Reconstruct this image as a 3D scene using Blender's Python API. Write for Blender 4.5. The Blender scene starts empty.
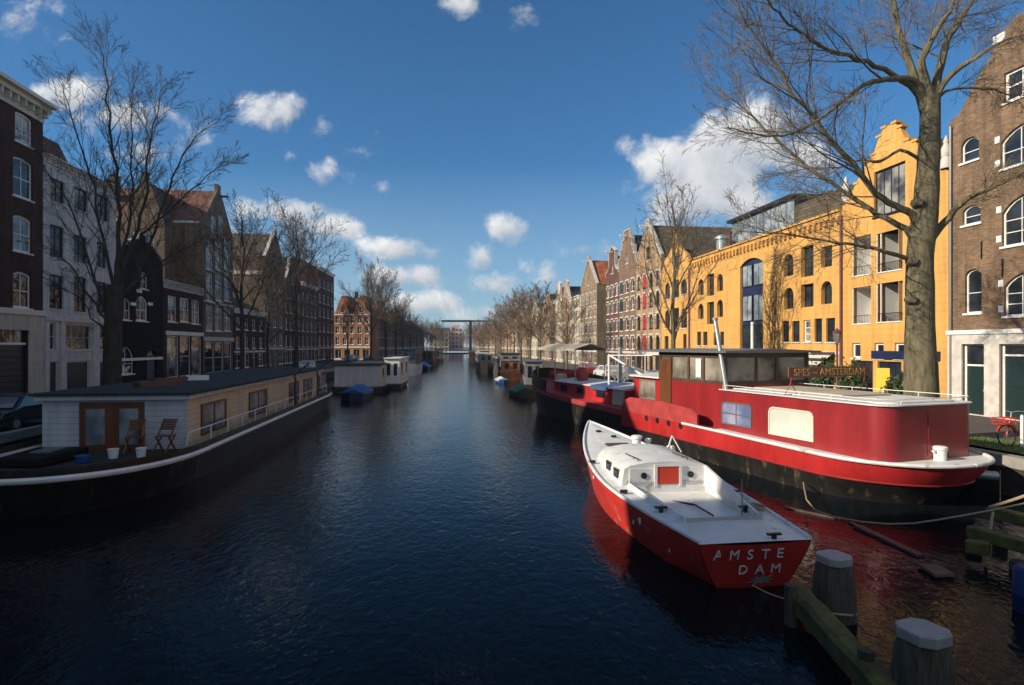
import bpy, bmesh, math, random
from mathutils import Vector, Matrix
from mathutils.geometry import delaunay_2d_cdt
R = math.radians
sc = bpy.context.scene
COL = sc.collection
# ---- the surveyed camera: focal length in pixels, picture centre, horizon row, eye height, street height above the water
F, HX, HZ, EYE, ST = 600.0, 512.0, 346.0, 4.7, 1.15
def at(x, y, Y): return Vector(((x-HX)/F*Y, Y, EYE+(HZ-y)/F*Y))
def ground(x, y, z=0.0):
    Y = F*(EYE-z)/(y-HZ); return Vector(((x-HX)/F*Y, Y, z))
# ---------------------------------------------------------------- materials
def new_mat(name):
    m = bpy.data.materials.new(name); m.use_nodes = True
    nt = m.node_tree; b = nt.nodes['Principled BSDF']; return m, nt, b
def N(nt, t, **kw):
    n = nt.nodes.new(t)
    for k, v in kw.items():
        if k in n.inputs.keys(): n.inputs[k].default_value = v
        else: setattr(n, k, v)
    return n
def ramp(nt, src, stops):
    r = nt.nodes.new('ShaderNodeValToRGB'); e = r.color_ramp.elements
    while len(e) < len(stops): e.new(.5)
    for k, (p, c) in enumerate(stops):
        e[k].position = p; e[k].color = (*c, 1) if len(c) == 3 else c
    nt.links.new(src, r.inputs[0]); return r
def mixc(nt, fac, a, b, mode='MIX'):
    m = nt.nodes.new('ShaderNodeMix'); m.data_type = 'RGBA'; m.blend_type = mode
    for k, s in ((0, fac), (6, a), (7, b)):
        if isinstance(s, (int, float)): m.inputs[k].default_value = s
        elif isinstance(s, tuple): m.inputs[k].default_value = (*s[:3], 1)
        else: nt.links.new(s, m.inputs[k])
    return m.outputs[2]
def dk(c, f): return tuple(x*f for x in c)
def coords(nt, scale=(1, 1, 1)):
    tc = nt.nodes.new('ShaderNodeTexCoord'); mp = nt.nodes.new('ShaderNodeMapping')
    mp.inputs['Scale'].default_value = scale
    nt.links.new(tc.outputs['Object'], mp.inputs['Vector']); return mp.outputs[0]
def mat(name, c, rough=.6, metal=0., var=.18, ns=1.5, stretch=(1, 1, 1), bump=0., bs=12., c2=None, wear=0., wc=(.25, .2, .15), ws=6., spec=.5, coat=0.):
    """painted, rendered or natural surface: broad mottling, optional worn patches, optional fine relief"""
    m, nt, b = new_mat(name); v = coords(nt, stretch)
    n1 = N(nt, 'ShaderNodeTexNoise', Scale=ns, Detail=6., Roughness=.6); nt.links.new(v, n1.inputs['Vector'])
    r = ramp(nt, n1.outputs[0], [(.3, dk(c, 1-var)), (.7, c2 if c2 else dk(c, 1+var))])
    out = r.outputs[0]
    if wear:
        n2 = N(nt, 'ShaderNodeTexNoise', Scale=ws, Detail=8., Roughness=.7); nt.links.new(v, n2.inputs['Vector'])
        w = ramp(nt, n2.outputs[0], [(.62-wear*.25, (0, 0, 0)), (.68-wear*.2, (1, 1, 1))])
        out = mixc(nt, w.outputs[0], out, wc)
    nt.links.new(out, b.inputs['Base Color'])
    b.inputs['Roughness'].default_value = rough; b.inputs['Metallic'].default_value = metal
    b.inputs['Specular IOR Level'].default_value = spec
    if coat: b.inputs['Coat Weight'].default_value = coat; b.inputs['Coat Roughness'].default_value = .15
    if bump:
        n3 = N(nt, 'ShaderNodeTexNoise', Scale=bs, Detail=5.); nt.links.new(v, n3.inputs['Vector'])
        bp = N(nt, 'ShaderNodeBump', Strength=bump, Distance=.02); nt.links.new(n3.outputs[0], bp.inputs['Height'])
        nt.links.new(bp.outputs[0], b.inputs['Normal'])
    return m
def facade_coords(nt):
    tc = nt.nodes.new('ShaderNodeTexCoord'); sp = nt.nodes.new('ShaderNodeSeparateXYZ'); ad = nt.nodes.new('ShaderNodeMath'); cb = nt.nodes.new('ShaderNodeCombineXYZ')
    nt.links.new(tc.outputs['Object'], sp.inputs[0]); nt.links.new(sp.outputs[0], ad.inputs[0]); nt.links.new(sp.outputs[1], ad.inputs[1])
    nt.links.new(ad.outputs[0], cb.inputs[0]); nt.links.new(sp.outputs[2], cb.inputs[1]); return cb.outputs[0], tc.outputs['Object']
def brick(name, c, c2=None, mortar=None, bw=.23, rh=.075, ms=.012, var=.35, rough=.85, stain=.35, bump=.35):
    m, nt, b = new_mat(name); v, o = facade_coords(nt)
    bt = nt.nodes.new('ShaderNodeTexBrick'); nt.links.new(v, bt.inputs['Vector'])
    bt.inputs['Scale'].default_value = 1; bt.inputs['Brick Width'].default_value = bw; bt.inputs['Row Height'].default_value = rh
    bt.inputs['Mortar Size'].default_value = ms; bt.inputs['Bias'].default_value = 0
    bt.inputs['Color1'].default_value = (*dk(c, 1-var), 1); bt.inputs['Color2'].default_value = (*(c2 or dk(c, 1+var)), 1)
    bt.inputs['Mortar'].default_value = (*(mortar or dk(c, .75)), 1)
    n1 = N(nt, 'ShaderNodeTexNoise', Scale=.7, Detail=7., Roughness=.65); nt.links.new(o, n1.inputs['Vector'])
    r = ramp(nt, n1.outputs[0], [(.32, (1-stain,)*3), (.68, (1.12,)*3)])
    st = N(nt, 'ShaderNodeTexNoise', Scale=1., Detail=6., Roughness=.6); sm = nt.nodes.new('ShaderNodeMapping'); sm.inputs['Scale'].default_value = (2.6, .22, 1); nt.links.new(v, sm.inputs['Vector']); nt.links.new(sm.outputs[0], st.inputs['Vector'])
    sr = ramp(nt, st.outputs[0], [(.36, (1-.3, 1-.3*.95, 1-.3*.9)), (.56, (1, 1, 1))])
    nt.links.new(mixc(nt, 1., mixc(nt, 1., bt.outputs[0], r.outputs[0], 'MULTIPLY'), sr.outputs[0], 'MULTIPLY'), b.inputs['Base Color'])
    b.inputs['Roughness'].default_value = rough; b.inputs['Specular IOR Level'].default_value = .25
    bp = N(nt, 'ShaderNodeBump', Strength=bump, Distance=.01); nt.links.new(bt.outputs[1], bp.inputs['Height']); bp.invert = True
    nt.links.new(bp.outputs[0], b.inputs['Normal']); return m
def courses(name, c, rh=.16, stain=.25, joint=.8, rough=.8):
    """rendered or clapboard wall: horizontal joints and mottling"""
    m, nt, b = new_mat(name); v, o = facade_coords(nt)
    sp = nt.nodes.new('ShaderNodeSeparateXYZ'); nt.links.new(v, sp.inputs[0])
    a = N(nt, 'ShaderNodeMath', operation='DIVIDE'); a.inputs[1].default_value = rh; nt.links.new(sp.outputs[1], a.inputs[0])
    fr = N(nt, 'ShaderNodeMath', operation='FRACT'); nt.links.new(a.outputs[0], fr.inputs[0])
    line = ramp(nt, fr.outputs[0], [(0, (joint,)*3), (.1, (1, 1, 1)), (.92, (1, 1, 1)), (1, (joint,)*3)])
    n1 = N(nt, 'ShaderNodeTexNoise', Scale=.55, Detail=8., Roughness=.62); nt.links.new(o, n1.inputs['Vector'])
    r = ramp(nt, n1.outputs[0], [(.3, dk(c, 1-stain)), (.7, dk(c, 1.08))])
    st = N(nt, 'ShaderNodeTexNoise', Scale=1., Detail=6., Roughness=.6); sm = nt.nodes.new('ShaderNodeMapping'); sm.inputs['Scale'].default_value = (2.6, .22, 1); nt.links.new(v, sm.inputs['Vector']); nt.links.new(sm.outputs[0], st.inputs['Vector'])
    sr = ramp(nt, st.outputs[0], [(.36, (1-.2, 1-.2*.95, 1-.2*.9)), (.56, (1, 1, 1))])
    nt.links.new(mixc(nt, 1., mixc(nt, 1., r.outputs[0], line.outputs[0], 'MULTIPLY'), sr.outputs[0], 'MULTIPLY'), b.inputs['Base Color'])
    b.inputs['Roughness'].default_value = rough; b.inputs['Specular IOR Level'].default_value = .3
    bp = N(nt, 'ShaderNodeBump', Strength=.5, Distance=.012); nt.links.new(fr.outputs[0], bp.inputs['Height']); nt.links.new(bp.outputs[0], b.inputs['Normal'])
    return m
def tiles(name, c, rough=.8):
    m, nt, b = new_mat(name); tc = nt.nodes.new('ShaderNodeTexCoord'); sp = nt.nodes.new('ShaderNodeSeparateXYZ'); cb = nt.nodes.new('ShaderNodeCombineXYZ')
    nt.links.new(tc.outputs['Object'], sp.inputs[0]); nt.links.new(sp.outputs[1], cb.inputs[0]); nt.links.new(sp.outputs[2], cb.inputs[1])
    bt = nt.nodes.new('ShaderNodeTexBrick'); nt.links.new(cb.outputs[0], bt.inputs['Vector']); bt.offset = 0
    bt.inputs['Scale'].default_value = 1; bt.inputs['Brick Width'].default_value = .28; bt.inputs['Row Height'].default_value = .26; bt.inputs['Mortar Size'].default_value = .03
    bt.inputs['Color1'].default_value = (*dk(c, .65), 1); bt.inputs['Color2'].default_value = (*dk(c, 1.25), 1); bt.inputs['Mortar'].default_value = (*dk(c, .4), 1)
    n1 = N(nt, 'ShaderNodeTexNoise', Scale=.8, Detail=6.); nt.links.new(tc.outputs['Object'], n1.inputs['Vector'])
    r = ramp(nt, n1.outputs[0], [(.35, (.6, .62, .55)), (.65, (1.1, 1.1, 1.1))])
    nt.links.new(mixc(nt, 1., bt.outputs[0], r.outputs[0], 'MULTIPLY'), b.inputs['Base Color']); b.inputs['Roughness'].default_value = rough
    bp = N(nt, 'ShaderNodeBump', Strength=.6, Distance=.03); nt.links.new(bt.outputs[1], bp.inputs['Height']); bp.invert = True; nt.links.new(bp.outputs[0], b.inputs['Normal'])
    return m
def glass(name, c, rough=.03, wob=.06, c2=None, spec=.6):
    m, nt, b = new_mat(name); v = coords(nt)
    oi = nt.nodes.new('ShaderNodeObjectInfo')
    n1 = N(nt, 'ShaderNodeTexNoise', Scale=.9, Detail=2.); ad = N(nt, 'ShaderNodeVectorMath', operation='ADD')
    ml = N(nt, 'ShaderNodeMath', operation='MULTIPLY'); ml.inputs[1].default_value = 37.; nt.links.new(oi.outputs['Random'], ml.inputs[0])
    nt.links.new(v, ad.inputs[0]); nt.links.new(ml.outputs[0], ad.inputs[1]); nt.links.new(ad.outputs[0], n1.inputs['Vector'])
    r = ramp(nt, n1.outputs[0], [(.4, c), (.62, c2 or dk(c, 2.2))]); nt.links.new(r.outputs[0], b.inputs['Base Color'])
    b.inputs['Roughness'].default_value = rough; b.inputs['Specular IOR Level'].default_value = spec
    bp = N(nt, 'ShaderNodeBump', Strength=wob, Distance=.3); nt.links.new(n1.outputs[0], bp.inputs['Height']); nt.links.new(bp.outputs[0], b.inputs['Normal'])
    return m
M = {}
M['white'] = mat('white_paint', (.72, .7, .66), .45, var=.08, wear=.05, wc=(.4, .37, .32))
M['cream'] = mat('cream_paint', (.62, .56, .44), .5, var=.08)
M['stone'] = mat('pale_stone', (.5, .47, .42), .8, var=.2, ns=2.5, bump=.3)
M['greystone'] = mat('grey_stone', (.28, .27, .25), .85, var=.3, ns=3., bump=.4)
M['black'] = mat('black_paint', (.012, .012, .014), .4, var=.3)
M['tar'] = mat('tarred_wood', (.014, .012, .011), .8, var=.4, stretch=(1, 1, 8), spec=.15)
M['dkgreen'] = mat('dark_green_paint', (.014, .03, .03), .3, var=.15)
M['blue'] = mat('dark_blue_paint', (.014, .02, .06), .4, var=.2)
M['purple'] = mat('purple_pipe_paint', (.11, .035, .06), .45, var=.15)
M['glass'] = glass('window_glass', (.012, .015, .018))
M['glass_c'] = glass('curtained_glass', (.05, .05, .048), c2=(.3, .29, .26))
M['glass_b'] = glass('pale_glass', (.12, .15, .17), c2=(.3, .33, .34))
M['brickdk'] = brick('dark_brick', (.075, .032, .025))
M['brickbrown'] = brick('brown_brick', (.2, .115, .062), mortar=(.22, .17, .12), stain=.35)
M['brickwall'] = brick('buff_brick', (.17, .11, .07), mortar=(.2, .15, .11))
M['brickgrey'] = brick('grey_brown_brick', (.25, .17, .1), mortar=(.32, .25, .17))
M['brickred'] = brick('red_brick', (.13, .05, .035), mortar=(.15, .1, .08))
M['brickorange'] = brick('orange_brick', (.44, .17, .075), mortar=(.4, .26, .16))
M['bricktan'] = brick('tan_brick', (.37, .235, .125), mortar=(.42, .32, .22))
M['brickpurple'] = brick('purple_grey_brick', (.2, .115, .075), mortar=(.26, .19, .14))
M['yellow'] = courses('ochre_render', (.64, .345, .095), rh=.42, stain=.18, joint=.84)
M['ltstucco'] = courses('white_stucco', (.58, .56, .52), rh=.9, stain=.25, joint=.95)
M['creamwall'] = courses('cream_stucco', (.55, .48, .37), rh=.8, stain=.25, joint=.95)
M['redtile'] = tiles('red_roof_tile', (.19, .07, .042))
M['orangetile'] = tiles('orange_roof_tile', (.45, .12, .04))
M['greytile'] = tiles('weathered_roof_tile', (.11, .085, .055))
M['darktile'] = tiles('dark_roof_tile', (.05, .045, .042))
M['redpaint'] = mat('red_shutter_paint', (.35, .03, .03), .5, var=.15)
M['zinc'] = mat('zinc_sheet', (.22, .23, .24), .45, .6, var=.12)
M['steel'] = mat('galvanised_steel', (.38, .4, .4), .4, .6, var=.12)
M['asphalt'] = mat('street_clinker', (.075, .06, .052), .9, var=.3, ns=4., bump=.3)
M['quay'] = brick('quay_brick', (.045, .035, .03), mortar=(.05, .045, .04), stain=.6)
M['kerb'] = mat('granite_kerb', (.24, .23, .21), .8, var=.25, ns=4.)
M['grass'] = mat('grass_green', (.07, .14, .025), .9, var=.35, ns=8., c2=(.12, .17, .04))
M['bark'] = mat('mossy_bark', (.12, .1, .057), .95, var=.5, ns=7., stretch=(1, 1, .22), bump=1., bs=34., wear=.2, wc=(.07, .06, .035), ws=9., c2=(.19, .165, .095))
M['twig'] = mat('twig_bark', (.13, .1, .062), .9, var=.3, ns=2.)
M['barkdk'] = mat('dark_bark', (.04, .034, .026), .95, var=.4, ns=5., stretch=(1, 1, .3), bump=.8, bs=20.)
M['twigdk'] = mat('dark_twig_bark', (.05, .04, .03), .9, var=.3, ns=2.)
M['navy'] = mat('navy_boat_paint', (.012, .028, .06), .5, var=.2)
M['coverblue'] = mat('faded_blue_cover', (.05, .09, .2), .7, var=.2)
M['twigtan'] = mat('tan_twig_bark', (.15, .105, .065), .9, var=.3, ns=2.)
M['boatred'] = mat('red_boat_enamel', (.4, .024, .024), .34, var=.25, ns=.9, stretch=(1.6, 1.6, .35), wear=.16, wc=(.2, .05, .03), ws=2.2, coat=.2)
M['cabinred'] = mat('dark_red_cabin_paint', (.24, .017, .02), .38, var=.22, ns=.8, stretch=(1.6, 1.6, .35), wear=.08, wc=(.15, .04, .03), ws=2., coat=.15)
M['bulwark'] = mat('faded_red_paint', (.36, .045, .045), .5, var=.25, ns=1.6, wear=.2, wc=(.2, .06, .05), ws=2.5)
M['hullblack'] = mat('tarred_hull', (.014, .013, .012), .42, var=.5, ns=1.2, stretch=(1.5, 1.5, .4), wear=.22, wc=(.07, .055, .035), ws=1.8)
M['deckwhite'] = mat('white_deck_paint', (.62, .62, .6), .5, var=.12, ns=2., wear=.12, wc=(.36, .33, .27), ws=2.4)
M['varnish'] = mat('varnished_teak', (.13, .048, .02), .35, var=.3, ns=3., stretch=(1, 1, .2))
M['canvas'] = mat('beige_canvas', (.42, .36, .28), .9, var=.15)
M['bluetarp'] = mat('blue_tarpaulin', (.012, .07, .24), .5, var=.3, ns=3., bump=.6, bs=5.)
M['pilewood'] = mat('weathered_pile_timber', (.055, .047, .036), .9, var=.45, ns=4., stretch=(5, 5, .45), bump=1., bs=10., wear=.3, wc=(.03, .04, .016), ws=1.5, c2=(.1, .085, .06))
M['moss'] = mat('mossy_beam', (.07, .055, .03), .95, var=.4, ns=3., c2=(.13, .13, .02), bump=.8, bs=14.)
M['rope'] = mat('hemp_rope', (.32, .24, .14), .95, var=.25, ns=20.)
M['bikered'] = mat('red_bike_paint', (.5, .04, .025), .35, var=.05)
M['rubber'] = mat('rubber', (.02, .02, .02), .8, var=.2)
M['gold'] = mat('ochre_lettering', (.55, .32, .09), .5, var=.2, ns=9.)
M['signbrown'] = mat('brown_sign_board', (.16, .055, .035), .5, var=.2, ns=4.)
M['orangewood'] = mat('orange_boat_wood', (.42, .17, .06), .5, var=.3, ns=2.)
M['leaf'] = mat('evergreen_leaf', (.045, .085, .025), .6, var=.5, ns=3.)
M['siding'] = courses('bounce_lit_clapboard', (.64, .52, .34), rh=.21, stain=.1, joint=.68)  # houseboat side boards: warm bounce light put into the colour
M['siding_skylit'] = courses('sky_lit_clapboard', (.5, .52, .55), rh=.21, stain=.1, joint=.6)  # houseboat front boards and fascia: cool sky light put into the colour
M['felt'] = mat('green_grey_roof_felt', (.022, .026, .022), .9, var=.35, ns=2.)
M['terracotta'] = mat('terracotta', (.13, .065, .04), .8, var=.2)
M['brightred'] = mat('bright_red_door', (.55, .045, .02), .4, var=.08)
# ---------------------------------------------------------------- mesh building
class MB:
    def __init__(s): s.v = []; s.f = []; s.mi = []; s.k = 0
    def add(s, vs, fs):
        o = len(s.v); s.v += [tuple(p) for p in vs]; s.f += [tuple(i+o for i in f) for f in fs]; s.mi += [s.k]*len(fs); return s
    def box(s, x0, x1, y0, y1, z0, z1):
        return s.add([(x0, y0, z0), (x1, y0, z0), (x1, y1, z0), (x0, y1, z0), (x0, y0, z1), (x1, y0, z1), (x1, y1, z1), (x0, y1, z1)],
                     [(0, 3, 2, 1), (4, 5, 6, 7), (0, 1, 5, 4), (1, 2, 6, 5), (2, 3, 7, 6), (3, 0, 4, 7)])
    def bar(s, a, b, w, h=None, up=(0, 0, 1)):
        a = Vector(a); b = Vector(b); h = h or w; d = (b-a).normalized(); u = Vector(up)
        if abs(d.dot(u)) > .98: u = Vector((1, 0, 0))
        x = d.cross(u).normalized()*w/2; z = x.cross(d).normalized()*h/2
        return s.add([a-x-z, a+x-z, a+x+z, a-x+z, b-x-z, b+x-z, b+x+z, b-x+z], [(0, 3, 2, 1), (4, 5, 6, 7), (0, 1, 5, 4), (1, 2, 6, 5), (2, 3, 7, 6), (3, 0, 4, 7)])
    def tube(s, pts, r, n=8, cap=True):
        pts = [Vector(p) for p in pts]; m = len(pts)
        if not hasattr(r, '__len__'): r = [r]*m
        t = (pts[1]-pts[0]).normalized(); u = t.orthogonal().normalized(); vs = []
        for i in range(m):
            t = (pts[min(i+1, m-1)]-pts[max(i-1, 0)])
            t = t.normalized() if t.length > 1e-9 else Vector((0, 0, 1))
            u = (u-t*u.dot(t)); u = u.normalized() if u.length > 1e-6 else t.orthogonal().normalized(); w = t.cross(u)
            for k in range(n):
                a = 2*math.pi*k/n; vs.append(pts[i]+(u*math.cos(a)+w*math.sin(a))*r[i])
        fs = [(i*n+k, i*n+(k+1) % n, (i+1)*n+(k+1) % n, (i+1)*n+k) for i in range(m-1) for k in range(n)]
        if cap: fs += [tuple(range(n-1, -1, -1)), tuple((m-1)*n+k for k in range(n))]
        return s.add(vs, fs)
    def lathe(s, prof, c=(0, 0, 0), n=16):
        vs = []; fs = []; m = len(prof)
        for r, z in prof:
            for k in range(n): a = 2*math.pi*k/n; vs.append((c[0]+r*math.cos(a), c[1]+r*math.sin(a), c[2]+z))
        fs = [(i*n+k, i*n+(k+1) % n, (i+1)*n+(k+1) % n, (i+1)*n+k) for i in range(m-1) for k in range(n)]
        fs += [tuple(range(n-1, -1, -1)), tuple((m-1)*n+k for k in range(n))]
        return s.add(vs, fs)
    def prism(s, poly, d0, d1, ax='y'):
        """closed prism: 2-D polygon extruded along an axis (y: poly is x,z; z: poly is x,y; x: poly is y,z)"""
        n = len(poly)
        f = {'y': lambda p, d: (p[0], d, p[1]), 'z': lambda p, d: (p[0], p[1], d), 'x': lambda p, d: (d, p[0], p[1])}[ax]
        return s.add([f(p, d0) for p in poly]+[f(p, d1) for p in poly],
                     [tuple(range(n-1, -1, -1)), tuple(range(n, 2*n))]+[(i, (i+1) % n, n+(i+1) % n, n+i) for i in range(n)])
    def mesh(s, name, mats, smooth=False):
        me = bpy.data.meshes.new(name); me.from_pydata(s.v, [], s.f)
        mats = mats if isinstance(mats, (list, tuple)) else [mats]
        for m in mats: me.materials.append(m)
        if len(mats) > 1: me.polygons.foreach_set('material_index', s.mi)
        bm = bmesh.new(); bm.from_mesh(me); bmesh.ops.recalc_face_normals(bm, faces=bm.faces); bm.to_mesh(me); bm.free()
        if smooth:
            me.polygons.foreach_set('use_smooth', [True]*len(me.polygons)); me.set_sharp_from_angle(angle=R(40))
        me.update(); return me
    def build(s, name, mats, parent=None, smooth=False, loc=None, bevel=0):
        o = bpy.data.objects.new(name, s.mesh(name, mats, smooth)); COL.objects.link(o)
        if parent: o.parent = parent
        if loc: o.location = loc
        if bevel:
            b = o.modifiers.new('Bevel', 'BEVEL'); b.width = bevel; b.segments = 2; b.limit_method = 'ANGLE'; b.angle_limit = R(50)
        return o
def obj(name, me, parent=None, loc=None):
    o = bpy.data.objects.new(name, me); COL.objects.link(o)
    if parent: o.parent = parent
    if loc: o.location = loc
    return o
def tag(o, label=None, cat=None, group=None, kind=None):
    if label: o['label'] = label
    if cat: o['category'] = cat
    if group: o['group'] = group
    if kind: o['kind'] = kind
    return o
def thing(name, label, cat, loc=(0, 0, 0), rz=0., group=None):
    o = bpy.data.objects.new(name, None); COL.objects.link(o); o.location = loc; o.rotation_euler = (0, 0, rz); o.empty_display_size = .2
    return tag(o, label, cat, group)
def copy_tree(o, parent=None):
    c = o.copy(); COL.objects.link(c)
    if parent: c.parent = parent
    for ch in [x for x in bpy.data.objects if x.parent == o]: copy_tree(ch, c)
    return c
def kidmap(o): return list(o.children)
def lettering(name, text, size, m, parent, loc, rot, depth=.008, align='CENTER', space=1.):
    cu = bpy.data.curves.new(name, 'FONT'); cu.body = text; cu.size = size; cu.extrude = depth; cu.align_x = align; cu.align_y = 'CENTER'; cu.space_character = space
    tmp = bpy.data.objects.new('tmp_text', cu); COL.objects.link(tmp)
    me = bpy.data.meshes.new_from_object(tmp.evaluated_get(bpy.context.evaluated_depsgraph_get())); bpy.data.objects.remove(tmp)
    me.materials.clear(); me.materials.append(m); me.name = name
    o = bpy.data.objects.new(name, me); COL.objects.link(o); o.parent = parent; o.location = loc; o.rotation_euler = rot; return o
# ---------------------------------------------------------------- buildings
def inpoly(p, poly):
    c = False; n = len(poly); x, y = p
    for i in range(n):
        x0, y0 = poly[i]; x1, y1 = poly[i-1]
        if (y0 > y) != (y1 > y) and x < (x1-x0)*(y-y0)/(y1-y0)+x0: c = not c
    return c
def arch_poly(w, h, rise, n=8, x=0., z=0.):
    """opening outline, counter-clockwise: flat or segmental/round head"""
    if rise <= 0: return [(x, z), (x+w, z), (x+w, z+h), (x, z+h)]
    rad = (w*w/4+rise*rise)/(2*rise); cz = h-rad; a0 = math.acos(min(1, (w/2)/rad)) if rise <= w/2 else 0
    a0 = math.asin(max(-1, min(1, (h-rise-cz)/rad)))
    return [(x, z), (x+w, z)]+[(x+w/2+rad*math.cos(a0+(math.pi-2*a0)*k/n), z+cz+rad*math.sin(a0+(math.pi-2*a0)*k/n)) for k in range(n+1)]
def panel(mb, outline, holes, y0=0., reveal=.2, thick=.3):
    pts = list(outline); edges = [(i, (i+1) % len(outline)) for i in range(len(outline))]
    for h in holes:
        o = len(pts); pts += h; edges += [(o+i, o+(i+1) % len(h)) for i in range(len(h))]
    r = delaunay_2d_cdt([Vector(p) for p in pts], edges, [], 0, 1e-5); vs, fs = r[0], r[2]; keep = []
    for f in fs:
        c = sum((vs[i] for i in f), Vector((0, 0)))/len(f)
        if inpoly(c, outline) and not any(inpoly(c, h) for h in holes): keep.append(tuple(f))
    mb.add([(v[0], y0, v[1]) for v in vs], keep)
    n = len(outline); mb.add([(p[0], y0, p[1]) for p in outline]+[(p[0], y0+thick, p[1]) for p in outline], [(i, (i+1) % n, n+(i+1) % n, n+i) for i in range(n)]); mb.add([(v[0], y0+thick, v[1]) for v in vs], [f[::-1] for f in keep])
    for h in holes:
        n = len(h); mb.add([(p[0], y0, p[1]) for p in h]+[(p[0], y0+reveal, p[1]) for p in h], [(i, (i+1) % n, n+(i+1) % n, n+i) for i in range(n)])
WC = {}
def window_meshes(w, h, rise, frame, pane, nx, ny, fw, sill, sillm):
    key = (round(w, 2), round(h, 2), round(rise, 2), frame.name, pane.name, nx, ny, fw, sill, sillm.name if sillm else '')
    if key in WC: return WC[key]
    fr = MB(); P = arch_poly(w, h, rise); Q = arch_poly(w-2*fw, h-2*fw, max(0, rise-fw*.3) if rise > 0 else 0, x=fw, z=fw); n = len(P)
    fr.add([(p[0], 0, p[1]) for p in P]+[(p[0], 0, p[1]) for p in Q]+[(p[0], .07, p[1]) for p in Q], [(i, (i+1) % n, n+(i+1) % n, n+i) for i in range(n)]+[(n+i, n+(i+1) % n, 2*n+(i+1) % n, 2*n+i) for i in range(n)])
    t = fw*.55
    for i in range(1, nx): x = fw+(w-2*fw)*i/nx; fr.box(x-t/2, x+t/2, .012, .06, fw, h-fw-(.04 if rise else 0))
    for i in range(1, ny): z = fw+(h-rise*.6-2*fw)*i/ny; fr.box(fw, w-fw, .02 if ny > 2 else -.004, .058, z-t/2, z+t/2)
    pn = MB().prism(Q, .045, .06)
    fm = fr.mesh('window', frame); pm = pn.mesh('pane', pane); sm = None
    if sill: sm = MB().box(-.08, w+.08, -.14-.07, .02, -.1, .004).mesh('sill', sillm or frame)
    WC[key] = (fm, pm, sm); return WC[key]
class Bld:
    """local x runs along the front seen from the canal, y into the block, z up from the street"""
    def __init__(s, name, label, cat, p, d, W, depth=11., group=None, base=ST):
        d = Vector(d).normalized(); s.p = Vector(p); s.d = d; s.W = W; s.depth = depth; s.base = base; s.holes = []
        s.root = thing(name, label, cat, (p[0], p[1], base), math.atan2(d.y, d.x), group)
    def uv(s, x, y):
        k = (x-HX)/F; u = (k*s.p.y-s.p.x)/(s.d.x-k*s.d.y); Y = s.p.y+u*s.d.y
        return u, EYE+(HZ-y)/F*Y-s.base
    def rect(s, x0, y0, x1, y1):
        a = s.uv(x0, (y0+y1)/2)[0]; b = s.uv(x1, (y0+y1)/2)[0]; m = (x0+x1)/2
        return a, s.uv(m, y1)[1], b, s.uv(m, y0)[1]
    def win(s, r, rise=0., frame='white', pane='glass', nx=2, ny=2, fw=.08, sill=True, sillm=None, rec=.13, name='window', hole=True, label=None):
        u0, v0, u1, v1 = r; w, h = u1-u0, v1-v0
        if hole: s.holes.append(arch_poly(w, h, rise, x=u0, z=v0))
        fm, pm, sm = window_meshes(w, h, rise, M[frame], M[pane], nx, ny, fw, sill, M[sillm] if sillm else None)
        f = obj(name, fm, s.root, (u0, rec, v0)); obj('pane', pm, f)
        if sm: obj('sill', sm, f)
        if label: f['label'] = label
        return f
    def door(s, r, leaf='dkgreen', frame='white', transom=.6, rise=0., name='door'):
        u0, v0, u1, v1 = r; w, h = u1-u0, v1-v0; s.holes.append(arch_poly(w, h, rise, x=u0, z=v0))
        fr = MB(); fr.box(0, .1, 0, .12, 0, h); fr.box(w-.1, w, 0, .12, 0, h); fr.box(.1, w-.1, 0, .12, h-.1, h); z = h-transom
        if transom: fr.box(.1, w-.1, 0, .12, z-.09, z)
        f = fr.build('door_frame', M[frame], s.root, loc=(u0, .12, v0))
        lf = MB(); t = z-.09 if transom else h-.1
        lf.box(.1, w-.1, .05, .1, 0, t)
        for a, b in ((.1, .45), (.52, .92)): lf.box(.24, w-.24, .03, .05, t*a, t*b)
        lf.build(name, M[leaf], f)
        if transom: MB().box(.1, w-.1, .05, .07, z, h-.1).build('transom_pane', M['glass'], f)
        MB().box(w-.24, w-.18, -.02, .05, t*.48, t*.53).build('handle', M['steel'], f)
    def wall(s, outline, m, eave, name='wall', reveal=.345, thick=.35):
        mb = MB(); panel(mb, outline, s.holes, 0., reveal, thick); W, D = s.W, s.depth
        mb.add([(0, thick, 0), (0, D, 0), (0, D, eave), (0, thick, eave)], [(0, 1, 2, 3)]); mb.add([(W, thick, 0), (W, D, 0), (W, D, eave), (W, thick, eave)], [(0, 1, 2, 3)])
        mb.add([(0, D, 0), (W, D, 0), (W, D, eave), (0, D, eave)], [(0, 1, 2, 3)])
        return mb.build(name, M[m], s.root)
    def gable_roof(s, eave, ridge, m, y0=.34, backwall=None, over=.0):
        W, D = s.W, s.depth; t = .18
        mb = MB().prism([(-over, eave), (W/2, ridge), (W+over, eave), (W+over, eave+t), (W/2, ridge+t*1.4), (-over, eave+t)], y0, D)
        o = mb.build('roof', M[m], s.root)
        if backwall: MB().prism([(.02, eave-.01), (W-.02, eave-.01), (W/2, ridge-.02)], D-.4, D-.1).build('rear_gable', M[backwall], s.root)
        return o
    def par_roof(s, eave, ridge, m, y0=.34):
        D = s.depth; mb = MB().prism([(y0, eave), (D, eave), (D*.5, ridge)], .01, s.W-.01, 'x'); return mb.build('roof', M[m], s.root)
    def flat_roof(s, z, m='felt' if False else 'zinc', y0=.34): return MB().box(.02, s.W-.02, y0+.01, s.depth-.02, z-.15, z).build('roof', M[m], s.root)
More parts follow.
